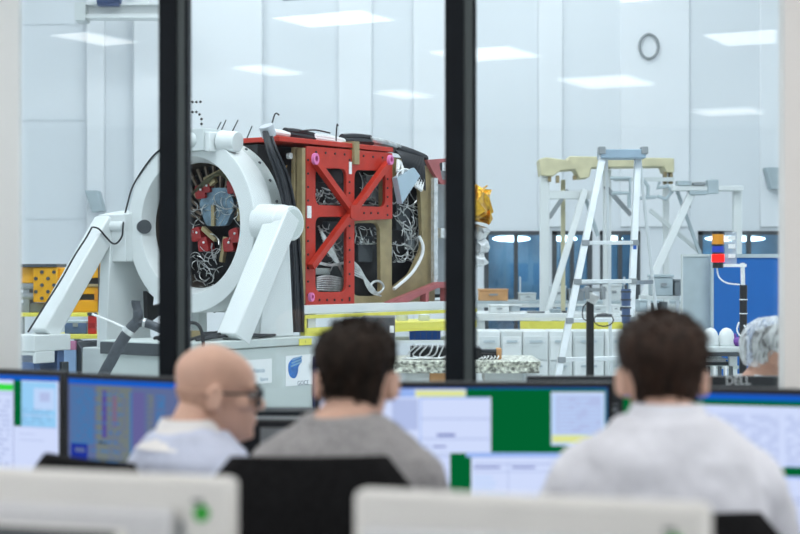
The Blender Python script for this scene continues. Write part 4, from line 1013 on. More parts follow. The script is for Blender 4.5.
# ---- lit monitors
SCOL = {}
def sc(name, rgb, k=1.0):
    if name not in SCOL: SCOL[name] = emit('screen_' + name, s2l(*rgb), k)
    return SCOL[name]
sc('green', (2, 98, 50)); sc('window', (208, 220, 252)); sc('title', (150, 180, 240)); sc('blue', (24, 92, 196)); sc('yellow', (222, 228, 150)); sc('grid', (178, 192, 232))
sc('ink', (120, 132, 190)); sc('pale', (190, 214, 250)); sc('cyan', (150, 205, 245)); sc('lime', (60, 220, 70)); sc('slate', (94, 108, 150)); sc('olive', (112, 122, 122)); sc('violet', (100, 98, 152)); sc('purple', (84, 72, 150)); sc('teal', (70, 118, 170)); sc('redbar', (136, 98, 120)); sc('navy', (30, 50, 150)); sc('black', (14, 20, 40))
def monitor(nm_label, left, yaw, wid, hei, ztop, rects, bez=.016, group='lit operator monitors'):
    """left: top-left corner (x, y) seen by the camera; rects: (name, u0, u1, v0, v1) fractions of the screen from its top-left"""
    t = thing('monitor', nm_label, 'monitor', (left[0], left[1], .74), -yaw, group)
    h = ztop-.74; zb_ = h-hei
    MB().bx(0, wid, 0, .035, zb_, h).build('casing', M_bezel, t, bevel=.004)
    MB().bx(wid*.25, wid*.75, .0355, .075, zb_+.05, h-.06).build('rear_hump', M_bezel, t, bevel=.012)
    MB().bx(wid/2-.035, wid/2+.035, .04, .07, .012, h*.6).build('neck', M_bezel, t); MB().bx(wid/2-.14, wid/2+.14, -.06, .16, 0, .012).build('foot', M_bezel, t)
    sw = wid-2*bez; sh = hei-2*bez-.008
    names = []; mb = MB()
    for i, (n, u0, u1, v0, v1) in enumerate(rects):
        if n not in names: names.append(n)
        mb.mi = names.index(n); y = -.0008-.00012*i
        mb._f([mb.bm.verts.new(p) for p in ((bez+u0*sw, y, h-bez-v1*sh), (bez+u1*sw, y, h-bez-v1*sh), (bez+u1*sw, y, h-bez-v0*sh), (bez+u0*sw, y, h-bez-v0*sh))])
    o = mb.build('screen', [SCOL[n] for n in names], t, smooth=False)
    MB().bx(wid-.05, wid-.04, -.002, .001, zb_+.004, zb_+.010).build('power_light', SCOL['window'], t)
    return t
def lines(u0, u1, v0, v1, n, name='grid', fill=.5, seed=1):
    r = random.Random(seed); out = []
    for i in range(n):
        a = v0+(v1-v0)*(i+.25)/n; b = a+(v1-v0)/n*fill; u = u0
        while u < u1-.02:
            w_ = r.uniform(.02, .09); out.append((name, u, min(u+w_, u1), a, b)); u += w_+r.uniform(.01, .04)
    return out
# centre: big monitor with green desktop (rows measured top to bottom)
d = .31*F/115
L0 = PX(314, d); W0 = PX(613, d)-L0; H0 = .455
BZ = .016; H0 = .385; sw0 = W0-2*BZ; sh0 = H0-2*BZ-.008
def V(y): return max(0, min(1, ((y-382)*d/F-BZ)/sh0))
def U(x): return max(0, min(1, (PX(x, d)-L0-BZ)/sw0))
def R_(n, x0, x1, y0, y1): return (n, U(x0), U(x1), V(y0), V(y1))
rc = [('green', 0, 1, 0, 1), R_('blue', 300, 620, 380, 389), R_('window', 300, 466, 389, 397), R_('window', 300, 491, 397, 453), R_('title', 393, 415, 389.5, 397), R_('yellow', 415.5, 465, 390.5, 396.5),
      R_('grid', 392, 418, 399, 430), R_('title', 421, 489, 397, 398.5), R_('title', 420, 421, 397, 453), R_('grid', 421, 490, 418, 419.5), R_('ink', 437, 455, 433.5, 436.5), R_('grid', 421, 490, 438, 439.5), R_('ink', 433, 446, 445.5, 447.5), R_('grid', 400, 430, 445, 446.5),
      R_('pale', 551, 604.5, 392, 445.5), R_('window', 551, 604.5, 392, 394), R_('grid', 556, 601, 396, 433), R_('yellow', 552, 592, 435, 442.5), R_('teal', 605.5, 612, 389, 500)]
rc += lines(U(558), U(600), V(398), V(432), 9, 'pale', .4, 3)
rc += [R_('title', 466, 570, 452.5, 457), R_('window', 300, 450, 453, 540), R_('grid', 300, 450, 455, 456.5), R_('window', 471, 606, 457, 540), R_('grid', 474, 606, 463, 464.5), R_('ink', 474, 500, 466, 468), R_('grid', 507.5, 508.5, 462, 540), R_('ink', 512, 535, 466, 468), R_('grid', 474, 606, 471, 472)]
rc += lines(U(474), U(505), V(475), V(530), 8, 'pale', .4, 5)
monitor('wide operator monitor with green desktop between the two dark haired heads', (L0, d), 0.0, W0, H0, 1.14, rc)
# right
d = .31*F/118.2
L0 = PX(617, d)
rc = [('green', 0, 1, 0, 1), ('blue', 0, 1, 0, .045), ('green', .22, 1, .045, .085), ('title', .03, .22, .05, .085), ('window', .03, .22, .085, .48), ('window', .10, 1, .085, .43), ('title', .03, 1, .425, .432)]
rc += lines(.14, .95, .12, .41, 17, 'grid', .5, 8) + [('window', .26, .28, .1, .46), ('window', .52, .54, .1, .46)]
rc += [('green', 0, 1, .432, .48), ('window', .02, 1, .48, 1), ('title', .02, 1, .48, .495)] + lines(.05, .95, .6, .95, 12, 'grid', .4, 9)
monitor('right operator monitor with pale table of figures beside the brown haired man', (L0, d), R(17), .80, .385, 1.14, [(n, u0, u1, min(1, v0*1.22 if v0 > .1 else v0), min(1, v1*1.22 if v1 > .1 else v1)) for n, u0, u1, v0, v1 in rc])
# left pair
d = .31*F/105.5
rc = [('slate', 0, 1, 0, 1), ('blue', 0, 1, 0, .05), ('teal', .02, .18, .08, .62), ('olive', .20, .45, .06, .95), ('purple', .245, .275, .10, .55), ('redbar', .32, .345, .15, .44), ('black', .22, .28, .585, .605), ('navy', .02, .14, .62, .90), ('slate', .05, .12, .66, .70), ('violet', .46, .54, .10, .95), ('olive', .56, .60, .1, .8), ('redbar', .70, .73, .38, .62), ('teal', .62, .68, .1, .7), ('violet', .80, .84, .1, .7), ('teal', .87, .90, .1, .9), ('navy', .42, .55, .83, .93), ('black', .20, .27, .86, .88), ('teal', .44, .455, .1, .9)]
rc += lines(.03, .17, .1, .6, 14, 'slate', .35, 4) + lines(.30, .43, .08, .92, 20, 'slate', .35, 6) + lines(.57, .97, .08, .95, 18, 'slate', .5, 7) + lines(.2, .43, .1, .9, 9, 'teal', .2, 12)
monitor('operator monitor with dim multicoloured status columns behind the bald man', (PX(64.5, d), d), R(30), .56, .345, 1.14, rc)
d2 = .31*F/102.2
a2 = PX(63, d-.002); yw = R(24)
rc = [('window', 0, 1, 0, 1), ('blue', 0, 1, 0, .05), ('window', .5, .85, .05, 1), ('lime', .79, .885, .075, .155), ('grid', .5, .89, .165, .18), ('green', .888, .915, .05, .46), ('cyan', .915, .995, .05, .46)]
rc = [('window', 0, 1, 0, 1), ('blue', 0, 1, 0, .05), ('lime', .70, .83, .085, .15), ('grid', .1, .83, .165, .18), ('green', .835, .865, .05, .48), ('cyan', .87, .99, .06, .49), ('pale', .91, .985, .12, .30), ('teal', .87, .905, .06, .065), ('grid', .93, .965, .15, .22), ('pale', .87, .985, .37, .38), ('grid', .84, .99, .49, .50), ('grid', .86, .93, .56, .568), ('grid', .86, .95, .62, .628), ('grid', .828, .835, .05, 1)] + lines(.1, .8, .22, .9, 14, 'grid', .4, 11) + lines(.88, .98, .3, .46, 5, 'teal', .15, 13)
# stretch its visible right third
wm = .56
xr, yr = PX(63.3, .31*F/104.4), .31*F/104.4
monitor('leftmost operator monitor with pale blue windows, cut by the left edge', (xr-wm*math.cos(yw), yr+wm*math.sin(yw)), yw, wm, .345, 1.14,
        [('window', 0, 1, 0, 1), ('blue', 0, 1, 0, .05), ('lime', .55, .685, .09, .155), ('grid', .3, .68, .175, .19), ('green', .69, .742, .05, .50), ('cyan', .742, .985, .06, .50), ('pale', .83, .975, .12, .33), ('grid', .87, .94, .16, .25), ('pale', .75, .975, .385, .395), ('ink', .686, .69, .05, 1), ('grid', .70, .99, .50, .51), ('grid', .73, .84, .57, .578), ('grid', .73, .90, .63, .638)] + lines(.3, .67, .24, .9, 14, 'grid', .4, 11) + lines(.76, .97, .32, .48, 5, 'teal', .15, 13))

# small things in the gap between the bald and the grey shirted man
t = thing('desk_phone', 'black desk phone between the bald man and the grey shirted man', 'phone', (PX(278, 4.5), 4.5, .74))
MB().bx(-.16, .16, -.02, .20, 0, .06).bx(-.15, .15, .10, .20, .06, .26).build('base', M_bezel, t, bevel=.008); MB().bx(-.15, -.09, -.03, .18, .262, .30).build('handset', M_bezel, t, bevel=.012)
MB().bx(-.06, .13, .096, .0995, .17, .235).build('display', M_grey, t)

# ---- white backed monitors in the foreground
def fore(label, l, dl, r, dr, green_u):
    xl, xr_ = PX(l, dl), PX(r, dr); wid = math.hypot(xr_-xl, dr-dl); yaw = math.atan2(dr-dl, xr_-xl)
    t = thing('monitor', label, 'monitor', (xl, dl, .74), yaw, 'white backed monitors in the foreground'); h = .40; z0 = .06
    MB().bx(0, wid, 0.0, .04, z0, h).build('casing', M_monw, t, bevel=.012)
    mb = MB().bx(.02, wid-.085, -.028, -.0005, z0+.03, h-.045); mb.build('rear_cover', M_monw2, t, bevel=.012)
    MB().bx(.05, wid-.15, -.040, -.0285, z0+.05, h-.075).build('rear_hump', M_monw, t, bevel=.010)
    MB().bx(.052, wid-.165, -.0425, -.0405, z0+.06, h-.078).build('vent_panel', M_dgrey, t, bevel=.001)
    MB().tube([(wid-.046, -.003, h-.052), (wid-.046, .001, h-.052)], .0125, 20).build('green_sticker', M_green, t)
    MB().bx(wid-.060, wid-.044, -.003, .001, h-.038, h-.032).build('lock_slot', M_dgrey, t)
    MB().bx(wid-.082, wid-.074, -.004, .001, h-.10, h-.065).build('side_clip', M_grey, t)
    MB().bx(.012, wid-.012, .0405, .042, z0+.012, h-.012).build('screen', M_dark, t)
    MB().bx(wid/2-.04, wid/2+.04, -.07, -.041, .012, h*.6).build('neck', M_monw2, t); MB().bx(wid/2-.13, wid/2+.13, -.13, .10, 0, .012).build('foot', M_monw2, t)
    return t
fore('white monitor back at the lower left with green dot near its right end', -40, .31*F/201, 231, .31*F/212, 0)
fore('white monitor back at the lower centre with green dot near its right end', 352, .31*F/223, 710, .31*F/238.5, 0)

# ---- office chairs
def make_chair():
    t = thing('office_chair', 'black office chair', 'chair', (0, 0, 0), 0, 'black office chairs of the operators')
    out = rrect(-.225, .225, 0, .52, .09, 6)
    mb = MB(); n = 9; hz = .52
    rings = []
    for i in range(n+1):
        v = i/n; zz = v*hz; hw = .205+.022*math.sin(PI*min(1, v*1.15)); hw *= (1 if v < .86 else math.sqrt(max(.0, 1-((v-.86)/.14)**2*.42)))
        th = .028 if 0 < i < n else .016; yo = -.05*(1-(2*v-1)**2)*.6-.03*v
        ring = []
        for k in range(20):
            a = 2*PI*k/20; cx_ = math.copysign(abs(math.cos(a))**.5, math.cos(a)); sy_ = math.copysign(abs(math.sin(a))**.7, math.sin(a))
            ring.append(Vector((hw*cx_, yo+th*sy_-.05*(cx_**2)*-.6, zz+.52)))
        rings.append(ring)
    b = mb.loft(rings).build('backrest', M_chair, t, ang=60)
    MB().loft([[Vector((.235*math.copysign(abs(math.cos(2*PI*k/24))**.6, math.cos(2*PI*k/24))*s_, .30+.235*math.copysign(abs(math.sin(2*PI*k/24))**.6, math.sin(2*PI*k/24))*s_, z)) for k in range(24)] for s_, z in ((.93, .41), (1, .43), (1, .46), (.95, .48))]).build('seat', M_chair, t)
    MB().tube(spline([(0, .25, .40), (0, .05, .39), (0, -.075, .45), (0, -.085, .70)], 5), .022, 8).build('back_bracket', M_bezel, t)
    MB().tube([(0, .30, .12), (0, .30, .41)], .028, 14).build('gas_column', M_bezel, t)
    for k in range(5):
        a = 2*PI*k/5+.3; e = Vector((.30*math.cos(a), .30+.30*math.sin(a), .085))
        lg = MB().bar((0, .30, .12), e, .04, .03).build('base_leg', M_bezel, t, bevel=.005)
        MB().tube([e+Vector((-.02, 0, -.057)), e+Vector((.02, 0, -.057))], .028, 12).build('caster', M_bezel, lg)
    for sx in (-1, 1):
        MB().tube(spline([(sx*.22, .28, .42), (sx*.27, .26, .46), (sx*.27, .24, .62)], 5), .016, 8).build('arm_post', M_bezel, t)
        MB().bx(sx*.27-.035, sx*.27+.035, .12, .36, .62, .645).build('armrest', M_bezel, t, bevel=.01)
    return t
ch0 = make_chair()
for i, (x, y, rz, dz, lb) in enumerate(((-.180, 3.085, R(2), .035, 'black office chair back behind the grey shirted man'), (.50, 2.83, R(-3), -.035, 'black office chair under the white shirted man at the lower right'), (-.700, 3.50, R(-40), -.02, 'black office chair behind the bald man, only its curved top edge in view'))):
    c = ch0 if i == 0 else copy_tree(ch0)
    c.location = (x, y, 0); c.rotation_euler = (0, 0, rz); c['label'] = lb
    for k in c.children:
        if k.name.startswith('backrest'): k.location.z = dz

# ================================================================== PEOPLE
HP = [  # z, front, back, half width (chin = 0, facing +y)
 (-.004, .070, .035, .022), (.006, .088, .010, .034), (.022, .096, -.015, .047), (.045, .097, -.050, .057), (.070, .097, -.070, .064), (.095, .093, -.084, .068),
 (.115, .086, -.092, .070), (.132, .093, -.097, .073), (.150, .094, -.100, .075), (.170, .087, -.099, .0755), (.190, .072, -.090, .071), (.207, .050, -.073, .060), (.220, .024, -.050, .043), (.227, .000, -.025, .022), (.229, -.008, -.014, .008)]
def head_ring(z, f, b, w, n=32, grow=0.0):
    ym = -.004; pts = []
    for k in range(n):
        a = 2*PI*k/n; s_, c_ = math.sin(a), math.cos(a)
        yy = ym + ((f-ym) if c_ > 0 else (ym-b))*math.copysign(abs(c_)**.95, c_)
        pts.append(Vector((w*math.copysign(abs(s_)**.92, s_), yy, z)))
    return pts
def head_samples(m=34):
    """smooth resampling of the head table"""
    tb = [Vector((z, f, b)) for z, f, b, w in HP]; tw = [Vector((z, w, 0)) for z, f, b, w in HP]
    a = spline(tb, 3); c = spline(tw, 3)
    return [(p.x, p.y, p.z, max(q.y, .004)) for p, q in zip(a, c)]
HS = head_samples()
def skin_mods(o, vox, it=6):
    r = o.modifiers.new('remesh', 'REMESH'); r.mode = 'VOXEL'; r.voxel_size = vox; r.use_smooth_shade = True
    s_ = o.modifiers.new('smooth', 'SMOOTH'); s_.factor = .5; s_.iterations = it
def ss(x): x = max(0, min(1, x)); return x*x*(3-2*x)
def person(label, loc, rz, head_top, neck_z, fwd, head_rz, pitch, skin, hair, shirt, collar, shoulder=1.0, sleeve='long', net=False, lean=.06, hairm=None, arms_dy=0.0, leg_rz=0.0, hx=0.0):
    root = thing('person', label, 'person', loc, rz)
    chin = head_top-.230; k = (neck_z-.50)/(1.13-.50)
    def Z(z): return .50+(z-.50)*k if z > .50 else z
    def Y(z): return lean*ss((z-.55)/.6)
    TOR = [(.46, .150, .10), (.50, .175, .135), (.58, .170, .130), (.70, .158, .120), (.82, .165, .122), (.93, .182, .126), (1.00, .186, .120), (1.045, .160, .106), (1.075, .140, .092), (1.100, .108, .080), (1.122, .086, .068), (1.14, .064, .060)]
    def torso(mb, g=0.0, upto=99):
        rings = []
        for z, a, b in TOR:
            if z > upto: break
            a_ = a*(shoulder if z > .8 else 1)+g; b_ = b+g; ring = []
            for q in range(28):
                t = 2*PI*q/28; ring.append(Vector((a_*math.copysign(abs(math.sin(t))**.85, math.sin(t)), Y(z)+b_*math.copysign(abs(math.cos(t))**.9, math.cos(t)) - (.012 if z > 1.04 else 0), Z(z))))
            rings.append(ring)
        mb.loft(rings)
        for s_ in (-1, 1): mb.tube([(s_*.030, Y(1.08)-.012, Z(1.075)), (s_*.085*shoulder, Y(1.06)-.008, Z(1.052)), (s_*.135*shoulder, Y(1.04), Z(1.018)), (s_*.178*shoulder, Y(1.02), Z(.992))], [.050+g, .052+g, .055+g, .056+g], 14)
    sh = Vector((.172*shoulder, Y(1.02), Z(.986)))
    arm = []
    for s_ in (-1, 1):
        S0 = Vector((s_*sh.x, sh.y, sh.z)); E0 = Vector((s_*.265*shoulder, sh.y+.13, Z(.775))); W0_ = Vector((s_*.17, sh.y+.36+arms_dy, .790)); arm.append((S0, E0, W0_, s_))
    def arms(mb, g=0.0, full=True):
        for S0, E0, W0_, s_ in arm:
            mb.tube([S0+Vector((-s_*.05, 0, .005)), S0, S0.lerp(E0, .3), S0.lerp(E0, .7), E0, E0.lerp(W0_, .12), E0.lerp(W0_, .5), W0_], [.058+g, .062+g, .056+g, .049+g, .045+g, .046+g, .042+g, .031+g*1.2], 14)
            mb.ell(S0, (.062+g, .062+g, .060+g))
    mb = MB(); torso(mb, -.004); arms(mb, -.003)
    # hands: palm, four fingers, thumb
    for S0, E0, W0_, s_ in arm:
        dr = Vector((-s_*.25, 1, 0)).normalized(); sd = Vector((dr.y, -dr.x, 0)); c0 = W0_+dr*.05+Vector((0, 0, -.010))
        M = Matrix(((sd.x, dr.x, 0), (sd.y, dr.y, 0), (0, 0, 1)))
        mb.ell(c0, (.042, .058, .017), M)
        for q in range(4):
            b0 = c0+sd*(-.030+q*.020)+dr*.045; Lf = (.062, .075, .080, .066)[q if s_ < 0 else 3-q]
            mb.tube([b0-dr*.03, b0, b0+dr*Lf*.45+Vector((0, 0, .008)), b0+dr*Lf*.8-Vector((0, 0, .004)), b0+dr*Lf-Vector((0, 0, .014))], [.009, .0095, .0088, .008, .0065], 8)
        b0 = c0-sd*s_*.034-dr*.012
        mb.tube([b0+sd*s_*.02, b0, b0-sd*s_*.022+dr*.032, b0-sd*s_*.024+dr*.058-Vector((0, 0, .006))], [.011, .0115, .0105, .008], 8)
    # legs
    LV = len(mb.bm.verts)
    for s_ in (-1, 1):
        mb.tube([(s_*.085, .02, .53), (s_*.10, .15, .53), (s_*.12, .44, .51), (s_*.12, .47, .47), (s_*.12, .45, .28), (s_*.12, .43, .09)], [.088, .085, .066, .060, .054, .040], 14)
        mb.tube([(s_*.12, .40, .05), (s_*.125, .48, .045), (s_*.13, .60, .032)], [.038, .042, .030], 10)
    for v in mb.bm.verts[LV:] if False else list(mb.bm.verts)[LV:]: v.co = Matrix.Rotation(leg_rz, 3, 'Z') @ v.co
    # neck and head
    HM = Matrix.Translation((hx, fwd+lean, chin)) @ Matrix.Rotation(head_rz, 4, 'Z') @ Matrix.Rotation(pitch, 4, 'X')
    nt = HM @ Vector((0, -.025, .085)); nb = Vector((0, Y(1.1)-.012, Z(1.085)))
    mb.tube([nb, nb.lerp(nt, .35), nb.lerp(nt, .7), nt], [.068, .060, .058, .056], 18)
    mb.loft([[HM @ p for p in head_ring(*h)] for h in HS])
    E3 = HM.to_3x3()
    mb.tube([HM @ Vector(p) for p in ((0, .082, .122), (0, .100, .105), (0, .112, .086), (0, .108, .078))], [.009, .012, .0145, .011], 10)
    for s_ in (-1, 1):
        mb.ell(HM @ Vector((s_*.012, .100, .081)), (.009, .011, .008))
        mb.ell(HM @ Vector((s_*.030, .078, .131)), (.026, .018, .008), E3)
        mb.ell(HM @ Vector((s_*.047, .060, .092)), (.020, .024, .016), E3)
        er = Matrix.Rotation(s_*R(-22), 3, 'Z') @ Matrix.Rotation(R(-8), 3, 'X')
        mb.ell(HM @ Vector((s_*.081, -.010, .103)), (.0085, .020, .033), E3 @ er)
        mb.tube([HM @ (Vector((s_*(.081+.0075), -.012, .103)) + (er @ Vector((0, .017*math.cos(a*.5), .029*math.sin(a*.5))))) for a in range(-2, 10)], .0048, 6)
        mb.ell(HM @ Vector((s_*.079, -.004, .078)), (.006, .009, .010))
    mb.ell(HM @ Vector((0, .094, .056)), (.024, .010, .0062), E3); mb.ell(HM @ Vector((0, .093, .045)), (.021, .010, .0068), E3); mb.ell(HM @ Vector((0, .086, .016)), (.022, .014, .014), E3)
    body = mb.build('body', skin, root); skin_mods(body, .0055, 5)
    for s_ in (-1, 1):
        ey = MB().ell(HM @ Vector((s_*.031, .0815, .113)), (.0125, .0115, .0105), E3).build('eye', M_eye, root)
        MB().ell(HM @ Vector((s_*.031, .0905, .113)), (.0055, .0038, .0055), E3).build('iris', M_black, ey)
        MB().tube([HM @ Vector((s_*x, y, z)) for x, y, z in ((.014, .097, .130), (.030, .096, .137), (.046, .084, .133))], [.0032, .0042, .0028], 6).build('eyebrow', hairm or M_hair, root)
    # shirt, collar, trousers, shoes
    mb = MB(); torso(mb, .017, 1.125); arms(mb, .015)
    top = mb.build('shirt', shirt, root); skin_mods(top, .009, 6)
    dsp = bpy.data.textures.new('folds', 'CLOUDS'); dsp.noise_scale = .085; dsp.noise_depth = 2
    dm = top.modifiers.new('folds', 'DISPLACE'); dm.texture = dsp; dm.strength = .022; dm.mid_level = .5; dm.texture_coords = 'LOCAL'
    if collar:
        mb = MB(); rings = []
        for (ra, rb, dz, dy) in (((.126, .112, 1.078, -.004) if collar is M_collar else (.098, .088, 1.088, 0)), (.086, .078, 1.112, .002), (.073, .070, 1.142, .004), (.068, .066, 1.150, .005), (.064, .063, 1.140, .005), (.066, .064, 1.10, .004)):
            ring = []
            for q in range(28):
                t = 2*PI*q/28; fr_ = max(0, math.cos(t))
                ring.append(Vector((ra*math.sin(t), Y(1.1)-.012+dy+rb*math.cos(t)*1.05, Z(dz)-.045*fr_**1.5 + fwd*0)))
            rings.append(ring)
        mb.loft(rings).build('collar', collar, top, ang=70)
    else:
        mb = MB(); mb.tube([Vector((.086*math.sin(a*PI/14), Y(1.1)-.012+.078*math.cos(a*PI/14), Z(1.112)-.02*max(0, math.cos(a*PI/14)))) for a in range(29)], .011, 8); mb.build('neckband', shirt, top)
    mb = MB()
    for s_ in (-1, 1): mb.tube([(s_*.08, -.02, .53), (s_*.10, .15, .535), (s_*.12, .44, .515), (s_*.12, .475, .47), (s_*.12, .455, .28), (s_*.12, .435, .10)], [.108, .100, .080, .074, .070, .062], 14)
    mb.ell((0, -.01, .53), (.185, .14, .085)); tr_ = mb.build('trousers', M_trou, root); tr_.rotation_euler.z = leg_rz; skin_mods(tr_, .014, 4)
    for s_ in (-1, 1):
        MB().tube([(s_*.12, .385, .045), (s_*.122, .42, .052), (s_*.126, .52, .046), (s_*.13, .635, .034)], [.042, .050, .050, .034], 12).build('shoe', M_shoe, root).rotation_euler.z = leg_rz
    # hair
    if hair:
        thick, low_back, low_front, low_side = hair
        rings = []; c0 = Vector((0, -.005, .125)); n = 48
        for z, f, b, w_ in HS:
            if z < .02: continue
            ring = []
            for q, p in enumerate(head_ring(z, f, b, w_, n)):
                th = abs(((2*PI*q/n)+PI) % (2*PI)-PI)
                if th < R(48): hl = low_front
                elif th < R(75): hl = low_front+(low_side-low_front)*ss((th-R(48))/R(27))
                elif th < R(104): hl = low_side
                else: hl = low_side+(low_back-low_side)*ss((th-R(104))/R(26))
                hl += .006*noise.noise(Vector((q*.7, z*30, 1.3)))
                t = ss((z-hl+.008)/.03)
                dv = (p-c0); dv.z *= .8; dv.normalize()
                g = thick*(.62+.55*ss((z-.10)/.09))*t-.006*(1-t)
                nz = noise.noise(Vector((p.x*70, p.y*70, p.z*22)))*.0055*t + noise.noise(Vector((p.x*18, p.y*18, p.z*14)))*.005*t
                ring.append(HM @ (p+dv*(g+nz)))
            rings.append(ring)
        mb = MB().loft(rings)
        hr = mb.build('hair', hairm or M_hair, root, ang=80)
        sm = hr.modifiers.new('subsurf', 'SUBSURF'); sm.levels = 1; sm.render_levels = 1
        # short tufts breaking the outline
        mb = MB(); rg = random.Random(5)
        for i in range(420):
            z, f, b, w_ = rg.choice([h for h in HS if h[0] > .05]); q = rg.uniform(0, 2*PI)
            pts = head_ring(z, f, b, w_, 36); p = pts[int(q/(2*PI)*36) % 36]; th = abs(((q)+PI) % (2*PI)-PI)
            lim = low_back if th > R(125) else low_side if th > R(75) else low_front
            if z < lim+.018: continue
            dv = (p-c0).normalized(); s1_ = p+dv*thick*(.5+.5*ss((z-.1)/.09)); fl = Vector((rg.uniform(-.5, .5), rg.uniform(-.3, .6), -.8 if z < .17 else rg.uniform(-.3, .3)))
            a = HM @ s1_; b_ = HM @ (s1_+dv*.006+fl*.010); c_ = HM @ (s1_+dv*.007+fl*.022)
            mb.tube([a, b_, c_], [.0035, .0028, .0008], 4)
        o = mb.build('hair_tufts', hairm or M_hair, root); o['kind'] = 'stuff'
    root['_'] = 0; del root['_']
    return root, HM
# bald man at the left, looking right
dB = 3.66
pB, HMb = person('bald man with dark rimmed glasses and pale blue shirt, facing right', (PX(180, dB)-.015, dB-.02, 0), R(-47), 1.268, 1.075, .055, R(-30), R(-4), M_skin1, None, M_shirtb, M_collar, .88, lean=.06, leg_rz=R(42))
mb = MB(); rings = []
for z, f, b, w_ in HS:
    if .040 < z < .125: rings.append([HMb @ (p + (p-Vector((0, -.005, .12))).normalized()*.0018) for p in head_ring(z, f, b, w_, 48)[13:36]])
for i in range(len(rings)-1):
    va = [mb.bm.verts.new(p) for p in rings[i]] if i == 0 else vb
    vb = [mb.bm.verts.new(p) for p in rings[i+1]]
    for k in range(len(va)-1): mb._f((va[k], va[k+1], vb[k+1], vb[k]))
sh_ = mb.build('shaved_hair', M_stub, pB, ang=80); so_ = sh_.modifiers.new('thickness', 'SOLIDIFY'); so_.thickness = .003; so_.offset = -1
gl = thing('spectacles', 'dark rimmed spectacles worn by the bald man', 'glasses', pB.location, pB.rotation_euler.z)
mb = MB()
for s_ in (-1, 1): MB().tube([HMb @ Vector(p) for p in ((s_*.074, .080, .118), (s_*.081, .03, .117), (s_*.084, -.012, .117), (s_*.082, -.030, .104))], .0035, 6).build('temple', M_bezel, gl)
pts = []
for s_ in (-1, 1):
    rim = [HMb @ Vector((s_*(.036+.034*math.cos(a*PI/10)), .112-abs(.036+.034*math.cos(a*PI/10))*.30, .110+.022*math.sin(a*PI/10))) for a in range(21)]
    MB().tube(rim, .0034, 6).build('rim', M_bezel, gl)
    mb = MB(); vs = [mb.bm.verts.new(p) for p in rim[:-1]]; mb._f(vs); vs2 = [mb.bm.verts.new(p+HMb.to_3x3() @ Vector((0, -.002, 0))) for p in rim[:-1]]; mb._f(vs2[::-1])
    for a in range(20): mb._f((vs[a], vs2[a], vs2[(a+1) % 20], vs[(a+1) % 20]))
    mb.build('lens', M_lens, gl)
    MB().tube([HMb @ Vector((s_*.070, .094, .114)), HMb @ Vector((s_*.075, .079, .118))], .0036, 6).build('hinge', M_bezel, gl)
MB().tube([HMb @ Vector(p) for p in ((-.008, .111, .114), (0, .114, .117), (.008, .111, .114))], .003, 6).build('bridge', M_bezel, gl)
# shaved band of hair round the bald head
# grey shirted man
dG = 3.30
person('dark haired man in grey knit jumper seen from behind', (PX(352, dG)-.022, dG-.05, 0), R(-4), 1.322, 1.142, .045, R(-6), R(2), M_skin1, (.0135, .040, .185, .122), M_sweat, None, .83, lean=.07, hx=.022)
# white shirted man
dW = 3.10
person('brown haired man in white striped shirt seen from behind at right', (PX(667, dW), dW-.06, 0), R(0), 1.344, 1.160, .05, R(0), R(2), M_skin1, (.016, .036, .185, .118), M_shirtw, M_shirtw, .98, lean=.07, hairm=M_hair2)
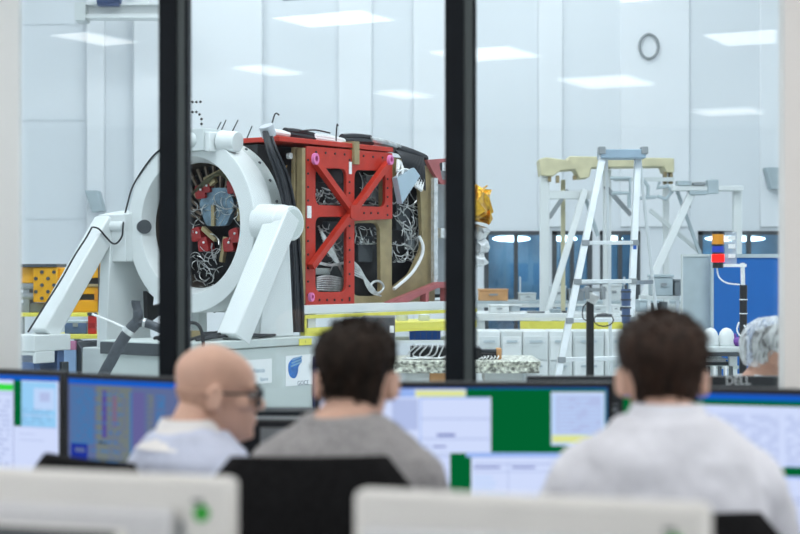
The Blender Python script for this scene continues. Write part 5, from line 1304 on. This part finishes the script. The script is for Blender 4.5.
# clean room operator
dN = 6.55
pN, HMn = person('clean room worker in white coat and translucent hair net, facing right', (PX(733, dN), dN, 0), R(-80), 1.192, .980, .07, R(-18), R(-10), M_skin2, (.010, .065, .175, .132), M_coat, M_coat, .98, lean=.10, arms_dy=.02)
mb = MB(); rings = []; n = 40
for z, f, b, w_ in HS:
    if z < .055: continue
    ring = []
    for q, p in enumerate(head_ring(z, f, b, w_, n)):
        th = abs(((2*PI*q/n)+PI) % (2*PI)-PI); hl = .165 if th < R(50) else .165-.045*ss((th-R(50))/R(35))-.07*ss((th-R(100))/R(40))
        t = ss((z-hl)/.035); dv = (p-Vector((0, -.01, .12))).normalized()
        g = .009+.040*t+.008*t*noise.noise(Vector((q*.9, z*40, 0)))
        ring.append(HMn @ (p*1.0+dv*g + Vector((0, -.012*t, 0))))
    rings.append(ring)
keep = []
mb.loft(rings[::1]); nt_ = mb.build('hair_net', M_net, None)
tag(nt_, 'translucent white hair net on the clean room worker', 'hair net'); nt_.location = pN.location; nt_.rotation_euler = pN.rotation_euler
bm_ = bmesh.new(); bm_.from_mesh(nt_.data)
inv = HMn.inverted(); kill = []
for f_ in bm_.faces:
    p = inv @ f_.calc_center_median(); th = abs(math.atan2(p.x, p.y)); hl = .160 if th < R(50) else .160-.045*ss((th-R(50))/R(35))-.065*ss((th-R(100))/R(40))
    if p.z < hl: kill.append(f_)
bmesh.ops.delete(bm_, geom=kill, context='FACES'); bm_.to_mesh(nt_.data); bm_.free()
so = nt_.modifiers.new('thickness', 'SOLIDIFY'); so.thickness = .0015
# stool under the clean room worker
t = thing('stool', 'white laboratory stool under the clean room worker', 'stool', (PX(733, dN)-.02, dN, 0))
MB().lathe([(.17, .40), (.18, .415), (.18, .432), (.16, .442)], None, 28).build('seat', M_dgrey, t); MB().tube([(0, 0, .05), (0, 0, .40)], .03, 14).build('column', M_alu, t)
for k in range(5): MB().bar((0, 0, .06), (.26*math.cos(k*1.2566), .26*math.sin(k*1.2566), .02), .035, .03).build('foot_spoke', M_alu, t)
# ================================================================== CAMERA, WORLD, VIEW
cam = bpy.data.cameras.new('camera'); cam.lens = 70; cam.sensor_width = 36
cam.dof.use_dof = True; cam.dof.focus_distance = 11.2; cam.dof.aperture_fstop = 2.8
co = bpy.data.objects.new('camera', cam); COL.objects.link(co); co.location = (0, 0, EYE); co.rotation_euler = (R(90), 0, 0)
cam.clip_end = 200
SC.camera = co
w = bpy.data.worlds.new('world'); SC.world = w; w.use_nodes = True
w.node_tree.nodes['Background'].inputs['Color'].default_value = (.9, .95, 1, 1)
w.node_tree.nodes['Background'].inputs['Strength'].default_value = .05
SC.view_settings.view_transform = 'Standard'; SC.view_settings.look = 'None'
SC.view_settings.exposure = 0.0; SC.view_settings.gamma = 1.0; SC.view_settings.use_curve_mapping = False
SC.cycles.use_denoising = True
SC.cycles.max_bounces = 8; SC.cycles.transparent_max_bounces = 16
